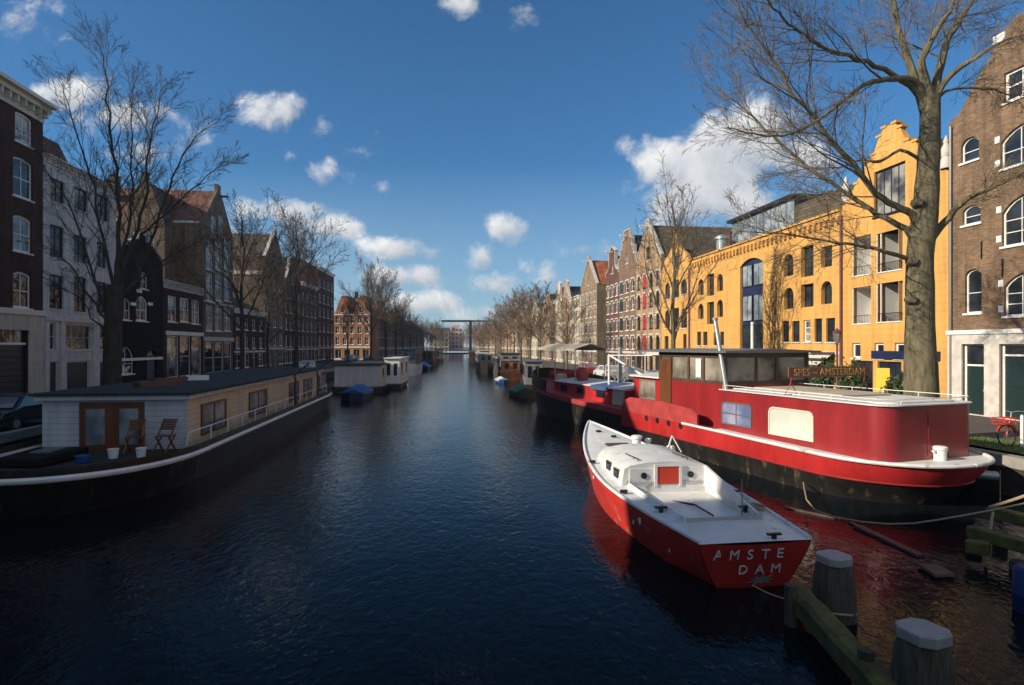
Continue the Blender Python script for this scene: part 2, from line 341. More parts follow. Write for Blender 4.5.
    def cornice(s, z, m='white', h=.5, out=.35, u0=None, u1=None):
        a = -.02 if u0 is None else u0; b = s.W+.02 if u1 is None else u1; mb = MB()
        mb.box(a, b, -.08, -.002, z-h, z-h*.45); mb.box(a-.03, b+.03, -out*.6, -.002, z-h*.45+.002, z-h*.2); mb.box(a-.06, b+.06, -out, .1, z-h*.2+.002, z)
        n = int((b-a)/.7)
        for i in range(n): x = a+.3+(b-a-.6)*i/max(1, n-1); mb.box(x-.06, x+.06, -out*.55, -.082, z-h*.8, z-h*.452)
        return mb.build('cornice', M[m], s.root)
    def band(s, u0, u1, v0, v1, m, out=.06, name='string_course'): return MB().box(u0, u1, -out, -.002, v0, v1).build(name, M[m], s.root)
    def hoist(s, u, v, m='white', L=1.1): mb = MB(); mb.box(u-.1, u+.1, -L, -.003, v-.12, v+.12); mb.box(u-.04, u+.04, -L+.1, -L+.18, v-.4, v-.121); return mb.build('hoist_beam', M[m], s.root)
    def chimney(s, u, y, z, h, m='brickdk', w=.8): mb = MB(); mb.box(u-w/2, u+w/2, y-.35, y+.35, z, z+h); mb.box(u-w/2-.06, u+w/2+.06, y-.41, y+.41, z+h+.001, z+h+.12); mb.lathe([(.12, 0), (.1, .4)], (u-.18, y, z+h+.12), 8); mb.lathe([(.12, 0), (.1, .4)], (u+.18, y, z+h+.12), 8); return mb.build('chimney', M[m], s.root)
    def pipe(s, u, v0, v1, m='zinc', r=.06): return MB().tube([(u, -.1, v0), (u, -.1, v1)], r, 8).build('downpipe', M[m], s.root, True)
def gable_outline(kind, W, e, h):
    c = W/2
    if kind == 'flat': up = [(W, e), (0, e)]
    elif kind == 'spout': up = [(W, e), (c+.5, h-.7), (c+.5, h), (c-.5, h), (c-.5, h-.7), (0, e)]
    elif kind == 'step':
        n = 4; rt = []
        for i in range(n):
            x = W-(W/2-.45)*i/n; z0 = e+(h-e)*i/n; z1 = e+(h-e)*(i+1)/n; rt += [(x, z0), (x, z1)]
        rt = [(W, e)]+rt[1:]; rt.append((c+.45, h-.0)); rt = [p for i, p in enumerate(rt) if i == 0 or p != rt[i-1]]
        rt = rt[:-1]; up = rt+[(W-x, z) for x, z in reversed(rt)]
    elif kind == 'neck':
        q = W*.24; rt = [(W, e), (W-.1, e+.5), (c+q+.5, e+.8), (c+q, e+1.4), (c+q, h-.9), (c+q+.12, h-.85), (c+.5, h-.2), (c+.2, h)]; up = rt+[(W-x, z) for x, z in reversed(rt)]
    elif kind == 'bell':
        rt = [(W, e), (W-.05, e+.5)]+[(c+W*(.44-.24*math.sin(t*math.pi/2)), e+.5+(h-e-1.3)*t) for t in (.15, .3, .5, .7, .85, 1.)]+[(c+W*.2+.15, h-.75), (c+.7, h-.25), (c+.25, h)]
        up = rt+[(W-x, z) for x, z in reversed(rt)]
    return [(0, 0), (W, 0)]+up
# ================================================================ setting
RA, RS = 27.8, .13
def rY(x): return RA/((x-HX)/F+RS)
def rP(Y): return (RA-RS*Y, Y)
RD = (RS, -1.)
def lY(x): return -26.7/((x-HX)/F+.13)
def lP(Y): return (-26.7-.13*Y, Y) if Y <= 79.7 else (-29.9-.09*Y, Y)
def lY2(x): return -29.9/((x-HX)/F+.09)
RQ = [(19, -30), (17.2, -5), (15.7, 18), (14.7, 24), (12.2, 43), (7, 66), (2.8, 105), (-4, 176), (-12, 270), (-24, 420)]
LQ = [(-15, -30), (-17, -8), (-19.4, 20), (-20, 24), (-25.8, 63), (-27.5, 105), (-31, 176), (-37, 270), (-48, 420)]
def qx(Q, Y):
    for (a, ya), (b, yb) in zip(Q, Q[1:]):
        if ya <= Y <= yb: return a+(b-a)*(Y-ya)/(yb-ya)
    return Q[-1][0]
# one ground sheet with the canal cut out of it
mb = MB(); BIG = 1500
for Q, s in ((RQ, 1), (LQ, -1)):
    for (xa, ya), (xb, yb) in zip(Q, Q[1:]): mb.add([(xa, ya, ST), (s*BIG, ya, ST), (s*BIG, yb, ST), (xb, yb, ST)], [(0, 1, 2, 3)])
mb.add([(-BIG, 420, ST), (BIG, 420, ST), (BIG, 3000, ST), (-BIG, 3000, ST)], [(0, 1, 2, 3)])
tag(mb.build('street', M['asphalt']), 'brick paved streets along both sides of the canal', 'street', kind='structure')
for Q, s, lab in ((RQ, 1, 'dark brick quay wall with granite edge behind the red barge'), (LQ, -1, 'dark brick quay wall with granite edge behind the black houseboat')):
    root = thing('quay_wall', lab, 'quay wall', (Q[3][0], Q[3][1], 0)); o = Vector((Q[3][0], Q[3][1], 0)); w = MB(); k = MB()
    for (xa, ya), (xb, yb) in zip(Q, Q[1:]):
        w.add([Vector(p)-o for p in ((xa, ya, -2), (xb, yb, -2), (xb, yb, ST-.02), (xa, ya, ST-.02))], [(0, 1, 2, 3)])
        a, b = Vector((xa-s*.04, ya, ST))-o, Vector((xb-s*.04, yb, ST))-o; i = Vector((s*.42, 0, 0)); u = Vector((0, 0, .1)); dn = Vector((0, 0, -.25))
        k.add([a+dn, b+dn, b+u, a+u, a+i+u, b+i+u, b+i, a+i], [(0, 1, 2, 3), (3, 2, 5, 4), (4, 5, 6, 7)])
    w.build('wall_face', M['quay'], root); k.build('kerb', M['kerb'], root)
# grass strip along the right-hand quay edge
mb = MB(); rng = random.Random(5)
mb.add([(16.3, 19.2, ST+.1), (18.6, 19.2, ST+.1), (15.6, 34, ST+.1), (14.4, 34, ST+.1)], [(0, 1, 2, 3)])
for i in range(2600):
    y = rng.uniform(19.2, 32); f = (y-19.2)/14.8; x = rng.uniform(16.3-1.9*f, 18.6-3*f); h = rng.uniform(.05, .14); a = rng.uniform(0, 6.28); dx, dy = .012*math.cos(a), .012*math.sin(a)
    mb.add([(x-dx, y-dy, ST+.1), (x+dx, y+dy, ST+.1), (x+rng.uniform(-.05, .05), y+rng.uniform(-.05, .05), ST+.1+h)], [(0, 1, 2)])
tag(mb.build('grass', M['grass']), 'strip of green grass on the quay by the red bicycle', 'grass', kind='stuff')
# water
m, nt, b = new_mat('canal_water'); v = coords(nt, (1, .62, 1))
b.inputs['Base Color'].default_value = (.004, .007, .009, 1); b.inputs['Roughness'].default_value = .06; b.inputs['IOR'].default_value = 1.25; b.inputs['Specular IOR Level'].default_value = .22
n1 = N(nt, 'ShaderNodeTexNoise', Scale=4.2, Detail=3., Roughness=.55, Distortion=.6); n2 = N(nt, 'ShaderNodeTexNoise', Scale=.45, Detail=2.)
wv = N(nt, 'ShaderNodeTexNoise', Scale=7., Detail=2., Distortion=.4)
for n_ in (n1, n2, wv): nt.links.new(v, n_.inputs['Vector'])
ad = N(nt, 'ShaderNodeMath', operation='MULTIPLY_ADD'); nt.links.new(n2.outputs[0], ad.inputs[0]); ad.inputs[1].default_value = 1.6; nt.links.new(n1.outputs[0], ad.inputs[2])
ad2 = N(nt, 'ShaderNodeMath', operation='MULTIPLY_ADD'); nt.links.new(wv.outputs[0], ad2.inputs[0]); ad2.inputs[1].default_value = .3; nt.links.new(ad.outputs[0], ad2.inputs[2])
bp = N(nt, 'ShaderNodeBump', Strength=.5, Distance=.034); nt.links.new(ad2.outputs[0], bp.inputs['Height']); nt.links.new(bp.outputs[0], b.inputs['Normal'])
mb = MB().add([(-60, -30, 0), (30, -30, 0), (30, 421, 0), (-60, 421, 0)], [(0, 1, 2, 3)]); tag(mb.build('water', m), 'dark rippled canal water', 'water', kind='structure')

# ================================================================ right bank, near houses
GB = 'brick houses along the canal'
# --- brown brick warehouse with white ground floor
P0 = rP(rY(949)); P1 = rP(23.8); W = math.dist(P0, P1)
B = Bld('brick_house', 'brown brick gabled house with white stone ground floor beside the ochre building', 'house', P0, RD, W, 13)
mir = lambda r: (W-r[2], r[1], W-r[0], r[3])
top = B.uv(985, 334)[1]
def pair(x0, y0, x1, y1, rise):
    r = B.rect(x0, y0, x1, y1)
    for q in (r, mir(r)): B.win(q, rise, nx=1, ny=2, fw=.075, sillm='white')
def mid(x0, y0, y1, rise, nx=3, ny=3):
    r = B.rect(x0, y0, x0+12, y1); r = (r[0], r[1], W-r[0], r[3]); B.win(r, rise, nx=nx, ny=ny, fw=.075, sillm='white'); return r
pair(965, 269, 981.5, 313, .3); pair(962.5, 205, 980.5, 224, .25); pair(961, 137, 979, 161, .35)
mr = [mid(1004, 274, 316, .6), mid(1002, 198, 246, .7), mid(1000.5, 129, 168, .6, 3, 2)]
r = B.rect(1004, 71, 1016, 101); B.win((r[0], r[1], W-r[0], r[3]), 0, nx=3, ny=2, fw=.12)
r = B.rect(963, 344, 985.5, 416); r = (r[0], 0.05, r[2], r[3]); B.door(r, 'dkgreen', 'white', 1.05); B.door(mir(r), 'dkgreen', 'white', 1.05)
r = B.rect(1000.6, 344, 1014, 417); B.door((r[0], .05, W-r[0], r[3]), 'dkgreen', 'white', .5)
ol = [B.uv(*p) for p in ((945, 124), (959.6, 113), (977, 79), (992, 55), (997, 34), (1008, 26), (1016, 16))]; ol[0] = (0, ol[0][1])
left = [(u, v) for u, v in ol]; right = [(W-u, v) for u, v in left]
out = [(0, 0), (W, 0)]+right+[(p[0], p[1]) for p in reversed(left)]
eave = left[0][1]
B.wall(out, 'brickbrown', eave); B.gable_roof(eave-.3, left[-1][1]-1.2, 'darktile')
gf = MB(); rr = [h for h in B.holes if h[0][1] < .2]; panel(gf, [(-.01, 0), (W+.01, 0), (W+.01, top), (-.01, top)], [list(h) for h in rr], -.09, .088, .086); gf.build('stone_ground_floor', M['stone'], B.root)
B.band(-.05, W+.05, top+.003, top+.22, 'white', .16)
for r in mr:
    for u in (r[0]-.28, r[2]+.02):
        for f in (.18, .8): B.band(u, u+.26, r[1]+(r[3]-r[1])*f-.16, r[1]+(r[3]-r[1])*f+.16, 'white', .03, 'stone_block')
B.band(left[-3][0]-.15, left[-3][0]+.45, left[-3][1]-.5, left[-3][1]-.1, 'white', .07, 'stone_block')
u = B.uv(953, 200)[0]; B.pipe(u-.05, .1, eave-.3, 'zinc', .06)
for x, y in ((982, 250), (986, 186), (1003, 268)): a = B.uv(x, y); MB().bar((a[0], -.03, a[1]-.45), (a[0], -.03, a[1]+.45), .06, .05).build('wall_anchor', M['black'], B.root)
pm = MB(); a = B.rect(1010, 372, 1019, 382); pm.box(a[0], a[2]-.1, .19, .2, a[1], a[3]); 
a2 = B.rect(1010, 378, 1018, 381)
pm.build('paper_notice', M['white'], B.root)

# --- ochre gabled building
Pa = rP(rY(842)); Pb = rP(rY(948.5)); W = math.dist(Pa, Pb)
B = Bld('ochre_house', 'ochre house with tall pointed gable and deep square balconies', 'house', Pa, RD, W, 13, 'ochre buildings'); Y1 = B
for (x0, x1, y0, y1) in ((852, 871, 236, 276), (880, 903, 230.5, 271.5), (852, 871, 287, 324.5), (880, 903, 282, 322.5)):
    r = B.rect(x0, y0, x1, y1)
    for q in (r, mir(r)):
        B.holes.append(arch_poly(q[2]-q[0], q[3]-q[1], 0, x=q[0], z=q[1]))
        w, h = q[2]-q[0], q[3]-q[1]; D = 1.5; bx = MB()
        bx.add([(-.003, .24, -.003), (w+.003, .24, -.003), (w+.003, .24, h+.003), (-.003, .24, h+.003), (-.003, D, -.003), (w+.003, D, -.003), (w+.003, D, h+.003), (-.003, D, h+.003)], [(0, 1, 5, 4), (1, 2, 6, 5), (2, 3, 7, 6), (3, 0, 4, 7), (4, 5, 6, 7)])
        for x_ in (0, w-.06): bx.box(x_+.002, x_+.058, .04, .1, 0, h)
        bx.box(.06, w-.06, -.05, .1, .002, .07); ba = bx.build('balcony', M['white'], B.root, loc=(q[0], 0, q[1]))
        fm, pmm, _ = window_meshes(w*.62, h*.86, 0, M['black'], M['glass_c'], 2, 1, .06, False, None); f = obj('balcony_door', fm, ba, (w*.34, D-.1, .02)); f2 = MB().prism(arch_poly(w*.62-.12, h*.86-.12, 0, x=w*.34+.06, z=.08), D-.06, D-.045).build('pane', M['glass_c'], ba)
        rl = MB(); rl.bar((.1, .03, h*.24), (w-.1, .03, h*.24), .035)
        for i in range(int(w/.14)): x_ = .14+i*.14; rl.bar((x_, .03, .1), (x_, .03, h*.24), .014)
        rl.build('railing', M['black'], ba)
for x0, x1 in ((852, 860.5), (874.5, 883.7)):
    r = B.rect(x0, 343, x1, 358)
    for q in (r, mir(r)): B.win(q, 0, nx=1, ny=1, fw=.12)
r = B.rect(874, 169, 892, 215); r = (r[0], r[1], W-r[0], r[3]); B.win(r, 0, 'black', 'glass_c', nx=4, ny=1, fw=.09)
for q in ((.9, .15, 2.9, 2.6), (W-2.9, .15, W-.9, 2.6)): B.win(q, 0, 'blue', 'glass', nx=2, ny=1, sill=False)
q = (3.3, .1, W-3.3, 2.6); B.win(q, 0, 'blue', 'glass', nx=3, ny=1, sill=False); B.band(2.9, W-.5, 2.75, 3.25, 'blue', .12, 'shop_fascia')
ol = [B.uv(*p) for p in ((842, 207), (848, 200), (856, 184), (866, 162), (873, 155), (879, 137), (884, 128), (893, 117))]; ol[0] = (0, ol[0][1])
out = [(0, 0), (W, 0)]+[(W-u, v) for u, v in ol if u < W/2-.3]+[(u, v) for u, v in reversed(ol) if u < W/2-.3]
eave = ol[0][1]; B.wall(out, 'yellow', eave); B.gable_roof(eave-.4, ol[-1][1]-1.3, 'greytile')
for u, v in [p for p in ol if p[0] < W/2-.3][1:]:
    for q in (u, W-u): MB().box(q-.22, q+.22, -.06, .42, v-.02, v+.12).build('gable_cap', M['yellow'], B.root)
for u in (.25, W-.25): MB().lathe([(.3, 0), (.3, .5), (.2, .6), (.28, .75), (.3, 1.), (.12, 1.35), (.16, 1.5), (.03, 1.8)], (u, .1, eave+.2), 10).build('finial', M['stone'], B.root, True)
B.pipe(.02, .1, eave-.6, 'purple', .09)

# --- long ochre building
Pc = rP(rY(690)); W = math.dist(Pc, Pa)-.02
B = Bld('ochre_building', 'long ochre rendered building with arched windows and a dark blue bay', 'building', Pc, RD, W, 12, 'ochre buildings'); Y2 = B
kw = dict(frame='black', pane='glass', nx=1, ny=1, fw=.06, sillm='stone')
def fill(r, ri=0., **k): return B.win(r, ri, **{**kw, **k})
for x0, x1, y0, y1, ri in ((698, 703.6, 279, 295, 1), (717, 723, 274, 291, 1), (698, 703.6, 303.6, 319, 1), (717, 723, 299.6, 317, 1), (784, 793.5, 254, 276, 1), (784, 793.5, 287.5, 309, 1), (821, 832, 281, 304, 1), (821, 832, 246, 267, 0),
                            (707, 714, 274, 295.7, 0), (707, 714, 302, 324, 0), (801, 813.5, 246, 276.5, 0), (801, 813.5, 284, 307, 0)):
    r = B.rect(x0, y0, x1, y1); fill(r, (r[2]-r[0])*.499*.96 if ri else 0., rec=.3 if ri else .32, nx=1 if ri else 2)
for x0, x1 in ((697, 701), (703, 707.4), (713.6, 718), (720, 724)): fill(B.rect(x0, 331.7, x1, 345.4))
for x0, x1, y0 in ((782, 789, 321), (792, 799.6, 321), (814.5, 822, 318.5), (826, 835, 318)): fill(B.rect(x0, y0, x1, 342), fw=.1)
fill(B.rect(803.5, 320, 810.6, 342), frame='white', pane='glass_c', ny=3, fw=.1)
# the blue bay
r = B.rect(740, 258, 763, 349); bu0, bv0, bu1, bv1 = r; bw = bu1-bu0; B.holes.append(arch_poly(bw, bv1-bv0, .55, x=bu0, z=bv0))
bay = MB().prism(arch_poly(bw, bv1-bv0, .55, x=0, z=0), .24, .32); f = bay.build('blue_bay', M['blue'], B.root, loc=(bu0, 0, bv0))
hv = lambda y: B.uv(751, y)[1]-bv0
for ya, yb, ext in ((286, 263.5, 0), (321, 294.5, 0), (348, 324, 1)):
    za, zb = hv(ya), hv(yb)
    for i in range(2):
        x0 = .14+i*(bw/2-.02); w = bw/2-.24
        fm, pm_, _ = window_meshes(w, zb-za, 0, M['blue'], M['glass_b' if not ext else 'glass'], 2 if not ext else 1, 1, .07, False, None); g = obj('bay_window', fm, f, (x0, .14, za)); g2 = MB().prism(arch_poly(w-.14, zb-za-.14, 0, x=x0+.07, z=za+.07), .18, .2).build('pane', M['glass_b' if not ext else 'glass'], f)
MB().box(bw*.46, bw*.54, .05, .2, 0, hv(322)).build('white_post', M['white'], f)
for ya in (292, 268+22):
    pass
# shop fronts at street level
for a, b_, fr in ((.06, .2, 'black'), (.24, .36, 'black'), (.62, .76, 'black'), (.8, .965, 'black')): B.win((W*a, .1, W*b_, 2.7), 0, fr, 'glass', nx=3, ny=1, sill=False)
B.door((W*.39, .08, W*.39+1.2, 2.7), 'blue', 'blue', .4); B.door((W*.56, .08, W*.56+1.2, 2.7), 'blue', 'blue', .4)
ct = (B.uv(692, 261)[1]+B.uv(838, 212)[1])/2
B.wall([(0, 0), (W, 0), (W, ct), (0, ct)], 'yellow', ct-.5)
mb = MB(); mb.box(-.03, W+.01, -.3, .36, ct+.002, ct+.16); mb.box(-.03, W+.01, -.16, -.003, ct-.32, ct+.001)
n = int(W/.62)
for i in range(n): x = .3+(W-.6)*i/(n-1); mb.box(x-.13, x+.13, -.22, -.003, ct-.78, ct-.322)
mb.build('dentil_cornice', M['yellow'], B.root)
B.par_roof(ct-.4, ct+2.2, 'darktile')
for u in [q for q in (.12, W*.26, W*.47, W*.56, W-.12) if not any(h[0][0]-.2 < q < h[1][0]+.2 for h in B.holes)]: MB().box(u-.12, u+.12, -.05, -.003, 3.1, ct-.8).build('pilaster', M['yellow'], B.root)
B.band(.1, W-.1, 2.95, 3.15, 'stone', .08); B.pipe(.05, .1, ct-.5, 'purple', .09)
# glazed penthouse set back on the roof
u0 = W*.18; u1 = W*.62; ph = MB(); ph.box(u0, u1, 2.4, 8, ct+.2, ct+.6); pr = ph.build('penthouse', M['zinc'], B.root)
z1 = ct+3.3; nn = 9
for i in range(nn): x = u0+.05+(u1-u0-.1)*i/nn; f = obj('penthouse_window', *[MB().box(.04, (u1-u0-.1)/nn-.04, 2.5, 2.56, ct+.6, z1).mesh('pane', M['glass_b'])], pr, (x, 0, 0))
mb = MB(); mb.box(u0-.3, u1+.3, 2.1, 8.4, z1, z1+.28); mb.box(u0, u0+.06, 2.6, 8, ct+.6, z1); mb.box(u1-.06, u1, 2.6, 8, ct+.6, z1); mb.build('penthouse_roof', M['black'], pr)
MB().box(u1+.31, W*.97, 2.3, 7.5, ct+.5, ct+2.5).build('roof_extension', M['greytile'], B.root)
MB().lathe([(.55, 0), (.55, 1.2), (.7, 1.25), (.7, 1.5), (.2, 1.75)], (W*.2, 1.2, ct+.3), 14).build('roof_vent', M['steel'], B.root, True)
for u in (W*.06, W*.72): B.chimney(u, 4, ct+1, 1.8, 'brickred')
# striped awning over the shop by the lamp
r = B.rect(813.5, 352, 836, 364); aw = MB(); a, b_ = r[0], r[2]; v1, v0 = r[3], r[1]
for i in range(4):
    aw.k = i % 2; t0, t1 = i/4, (i+1)/4; aw.add([(a, -.1-1.3*t0, v1-(v1-v0)*t0), (b_, -.1-1.3*t0, v1-(v1-v0)*t0), (b_, -.1-1.3*t1, v1-(v1-v0)*t1), (a, -.1-1.3*t1, v1-(v1-v0)*t1), (a, -.1-1.3*t0, v1-(v1-v0)*t0-.04), (b_, -.1-1.3*t0, v1-(v1-v0)*t0-.04), (b_, -.1-1.3*t1, v1-(v1-v0)*t1-.04), (a, -.1-1.3*t1, v1-(v1-v0)*t1-.04)], [(0, 1, 2, 3), (7, 6, 5, 4), (0, 3, 7, 4), (1, 5, 6, 2)])
aw.build('awning', [M['blue'], M['cream']], B.root)
# leafless climber on the ochre wall beside the blue bay
rng = random.Random(3); cl = MB()
for x0 in (769, 772, 775, 778):
    p = Vector((B.uv(x0, 380)[0], -.09, .1)); pts = [p.copy()]
    while p.z < ct-1.2+rng.uniform(-1, .5): p += Vector((rng.gauss(0, .1), 0, .35)); pts.append(p.copy())
    cl.tube(pts, [.045-.03*i/len(pts) for i in range(len(pts))], 5)
    for q in pts[4::1]:
        d = Vector((rng.choice((-1, 1))*rng.uniform(.3, 1.6), 0, rng.uniform(.4, 1.4))); cl.tube([q, q+d*.5+Vector((0, 0, -.1)), q+d], [.022, .015, .007], 4)
o = cl.build('climbing_vine', M['twig']); o.location = B.root.location; o.rotation_euler = B.root.rotation_euler; tag(o, 'leafless vine climbing the ochre wall beside the blue bay', 'vine')

# --- narrow ochre gabled house
Pd = rP(rY(661.5)); W = math.dist(Pd, Pc)-.02
B = Bld('ochre_house', 'narrow ochre house with a small pointed gable beside the red shuttered warehouse', 'house', Pd, RD, W, 12, 'ochre buildings')
for x0, x1, y0, y1, ri in ((665, 670, 283, 299, 1), (665, 670, 310, 328, 1), (681, 687, 279, 294, 1), (681, 687, 308, 328, 1), (672.5, 679, 280, 298, 0), (672.5, 679, 308, 330, 0), (683, 686.5, 334, 349, 0), (664.5, 668.5, 336, 350, 0), (673, 679, 256, 270, 0)):
    r = B.rect(x0, y0, x1, y1); fill(r, (r[2]-r[0])*.45 if ri else 0)
B.win((.7, .1, W*.42, 2.7), 0, 'black', 'glass', nx=2, ny=1, sill=False); B.door((W*.5, .08, W*.5+1.1, 2.7), 'blue', 'black', .4)
ol = [B.uv(*p) for p in ((662, 275), (664, 262), (669, 254), (672, 245), (675, 240))]; pk = B.uv(677.5, 232.5)[1]; e = ol[0][1]
lf = [(0, e)]+[(u, v) for u, v in ol[1:] if u < W/2-.5]+[(W/2-.45, pk-.6), (W/2-.3, pk)]
B.wall([(0, 0), (W, 0)]+[(W-u, v) for u, v in lf]+[(u, v) for u, v in reversed(lf)], 'yellow', e); B.gable_roof(e-.3, pk-2, 'greytile')
B.pipe(W-.05, .1, e, 'purple', .08)

# ================================================================ generated row houses
def row_house(name, label, P, d, W, wall, kind, e, h, bays, rows, rng, depth=11, win=(.62, .62), frame='white', pane='glass', rise=0., roof='greytile', gf='stone', hoist=False, group=GB, ny=2, shutters=None, attic=True, nx=2, blocks=False):
    """e eave height, h gable top, rows: list of (sill, head) heights"""
    B = Bld(name, label, 'house', P, d, W-.02, depth, group); W = W-.02; bw = W/bays; ww = bw*win[0]
    for r0, r1 in rows:
        for i in range(bays):
            x = bw*(i+.5)
            B.win((x-ww/2, r0, x+ww/2, r1), rise*ww, frame, pane if rng.random() > .25 else 'glass_c', nx=nx, ny=ny, fw=.09)
    gfz = rows[0][0]-.55
    for i in range(bays):
        x = bw*(i+.5)
        if i == bays//2: B.door((x-.62, .06, x+.62, min(gfz-.2, 2.9)), rng.choice(['dkgreen', 'black', 'blue']), frame, .55)
        else: B.win((x-bw*.38, .55, x+bw*.38, min(gfz-.2, 2.9)), 0, frame, 'glass', nx=2, ny=2)
    if kind != 'flat' and attic and h-e > 2.2: x = W/2; B.win((x-.55, e+.25, x+.55, e+1.75), .2, frame, pane, nx=2, ny=2)
    B.wall(gable_outline(kind, W, e, h), wall, e-.05)
    if kind == 'flat': B.cornice(e+.06, 'white', .65, .45); B.par_roof(e-.1, e+2.4, roof)
    else:
        B.gable_roof(e-.3, h-.9 if kind in ('spout', 'step') else h-1.6, roof, backwall=wall)
        ol = gable_outline(kind, W, e, h); cp = MB(); pts = ol[2:]
        for a, b_ in zip(pts, pts[1:]):
            if math.dist(a, b_) > .25: cp.bar((a[0], .14, a[1]+.04), (b_[0], .14, b_[1]+.04), .5, .12)
        cp.build('gable_coping', M['stone'], B.root)
    if gf: B.band(-.01, W+.01, gfz-.05, gfz+.25, gf, .08)
    if hoist: B.hoist(W/2, h-.75 if kind != 'flat' else e+.3)
    if blocks:
        for r0, r1 in rows:
            for i in range(bays):
                x = bw*(i+.5)
                for sd in (-1, 1): B.band(x+sd*(ww/2+.16)-.14, x+sd*(ww/2+.16)+.14, r1-.34, r1-.04, 'stone', .04, 'stone_block')
                B.band(x-ww/2-.1, x+ww/2+.1, r1+.06, r1+.24, 'stone', .05, 'lintel')
    if shutters:
        for r0, r1 in rows: 
            for i in range(shutters[1]) if False else (shutters[0],): x = bw*(i+.5); MB().box(x-ww/2-.03, x+ww/2+.03, -.05, -.003, r0-.1, r1+.1).build('shutter', M['redpaint' if kind == 'spout' else 'dkgreen'], B.root)
    if rng.random() < .7: B.chimney(W*rng.choice((.18, .82)), depth*.55, e+(.4 if kind != 'flat' else .6), 2., 'brickred')
    return B
rng = random.Random(11)
R5 = [(3.1, 4.9), (5.8, 7.6), (8.6, 10.4), (11.2, 12.9)]
def seg(x0, x1, Yf, Pf): a, b_ = Yf(x0), Yf(x1); return Pf(a), math.dist(Pf(a), Pf(b_))
P, W = seg(636, 661.3, rY, rP); row_house('warehouse', 'brown brick warehouse with red shutters next to the narrow ochre house', P, RD, W, 'bricktan', 'spout', 14.7, 19.9, 4, R5, rng, frame='black', win=(.5, .5), roof='greytile', rise=.45, hoist=True, shutters=(1, 1), depth=17, blocks=True, group='gabled warehouses')
P, W = seg(619, 635.9, rY, rP); row_house('warehouse', 'brown stepped warehouse between the red shuttered one and a narrower neighbour', P, RD, W, 'brickpurple', 'step', 15.2, 20.2, 3, R5, rng, frame='white', win=(.55, .5), roof='darktile', rise=.4, hoist=True, depth=14, group='gabled warehouses', nx=1, shutters=(0, 1), blocks=True)
P, W = seg(606, 618.9, rY, rP); row_house('warehouse', 'dark brown narrow warehouse with a neck gable by the alley', P, RD, W, 'brickred', 'neck', 14.6, 19., 3, R5, rng, frame='white', win=(.55, .5), roof='redtile', hoist=True, depth=14, group='gabled warehouses', blocks=True)
P, W = seg(581, 597, rY, rP); B8 = row_house('brick_house', 'grey brown gabled house with a bright orange tiled roof', P, RD, W, 'brickgrey', 'spout', 14.2, 19.6, 4, R5, rng, frame='white', win=(.5, .5), roof='orangetile', hoist=True, depth=16, blocks=True)
sw = MB()
for j in range(4):
    for i in range(2):
        fm, pm_, sm = window_meshes(1.2, 1.9, 0, M['white'], M['glass'], 2, 2, .12, True, None); f = obj('window', fm, B8.root, (B8.W+.03, 2.4+i*2.2, 3.1+2.75*j)); f.rotation_euler = (0, 0, R(90)); g = obj('pane', pm_, f); obj('sill', sm, f)
P, W = seg(570, 580.9, rY, rP); row_house('brick_house', 'cream fronted house with a heavy cornice next to the orange roofed house', P, RD, W, 'creamwall', 'flat', 13.2, 13.2, 4, R5[:3]+[(10.9, 12.2)], rng, roof='darktile')
far = [('bricktan', 'bell', 13, 17.5), ('creamwall', 'neck', 13.4, 18), ('brickbrown', 'flat', 14, 14), ('bricktan', 'step', 12.6, 17), ('brickgrey', 'flat', 13.5, 13.5), ('creamwall', 'bell', 12.8, 16.8), ('brickred', 'neck', 12.5, 17), ('bricktan', 'flat', 13.5, 13.5), ('brickbrown', 'spout', 12.2, 16.5), ('creamwall', 'flat', 13, 13), ('bricktan', 'neck', 12.6, 17), ('brickorange', 'flat', 13, 13), ('bricktan', 'flat', 12, 12), ('brickbrown', 'bell', 12, 16)]
desc = ['tan brick house with a bell gable, first beyond the cream cornice house', 'cream house with a white neck gable, second beyond the cream cornice house', 'brown house with a level cornice behind the bare quay trees', 'tan house with a stepped gable behind the bare quay trees', 'grey brick house with a level cornice behind the bare quay trees', 'cream house with a bell gable behind the bare quay trees', 'red brick house with a neck gable behind the bare quay trees', 'tan house with a level cornice beyond the red neck gable', 'brown house with a pointed gable beyond the tan cornice house', 'cream house with a level cornice near the drawbridge', 'tan house with a neck gable near the drawbridge', 'orange brick house with a level cornice near the drawbridge', 'low tan house with a level cornice by the drawbridge', 'low brown house with a bell gable by the drawbridge']
Y = rY(569.9)
for (wl, kd, e, h), ds in zip(far, desc):
    w = 7.2 if Y < 150 else 9.5; P = rP(Y+w); row_house('brick_house', ds, P, RD, w, wl, kd, e, h, 3, [(3.1, 4.9), (5.8, 7.6), (8.6, 10.3)], rng, roof='orangetile' if kd == 'spout' or rng.random() < .3 else 'darktile', win=(.5, .5)); Y += w
# low shed filling the alley back
# ================================================================ left bank
LD = (-.13, 1.); LD2 = (-.09, 1.)
def lseg(x0, x1): a, b_ = lY(x0), lY(x1); return lP(a), math.dist(lP(a), lP(b_))
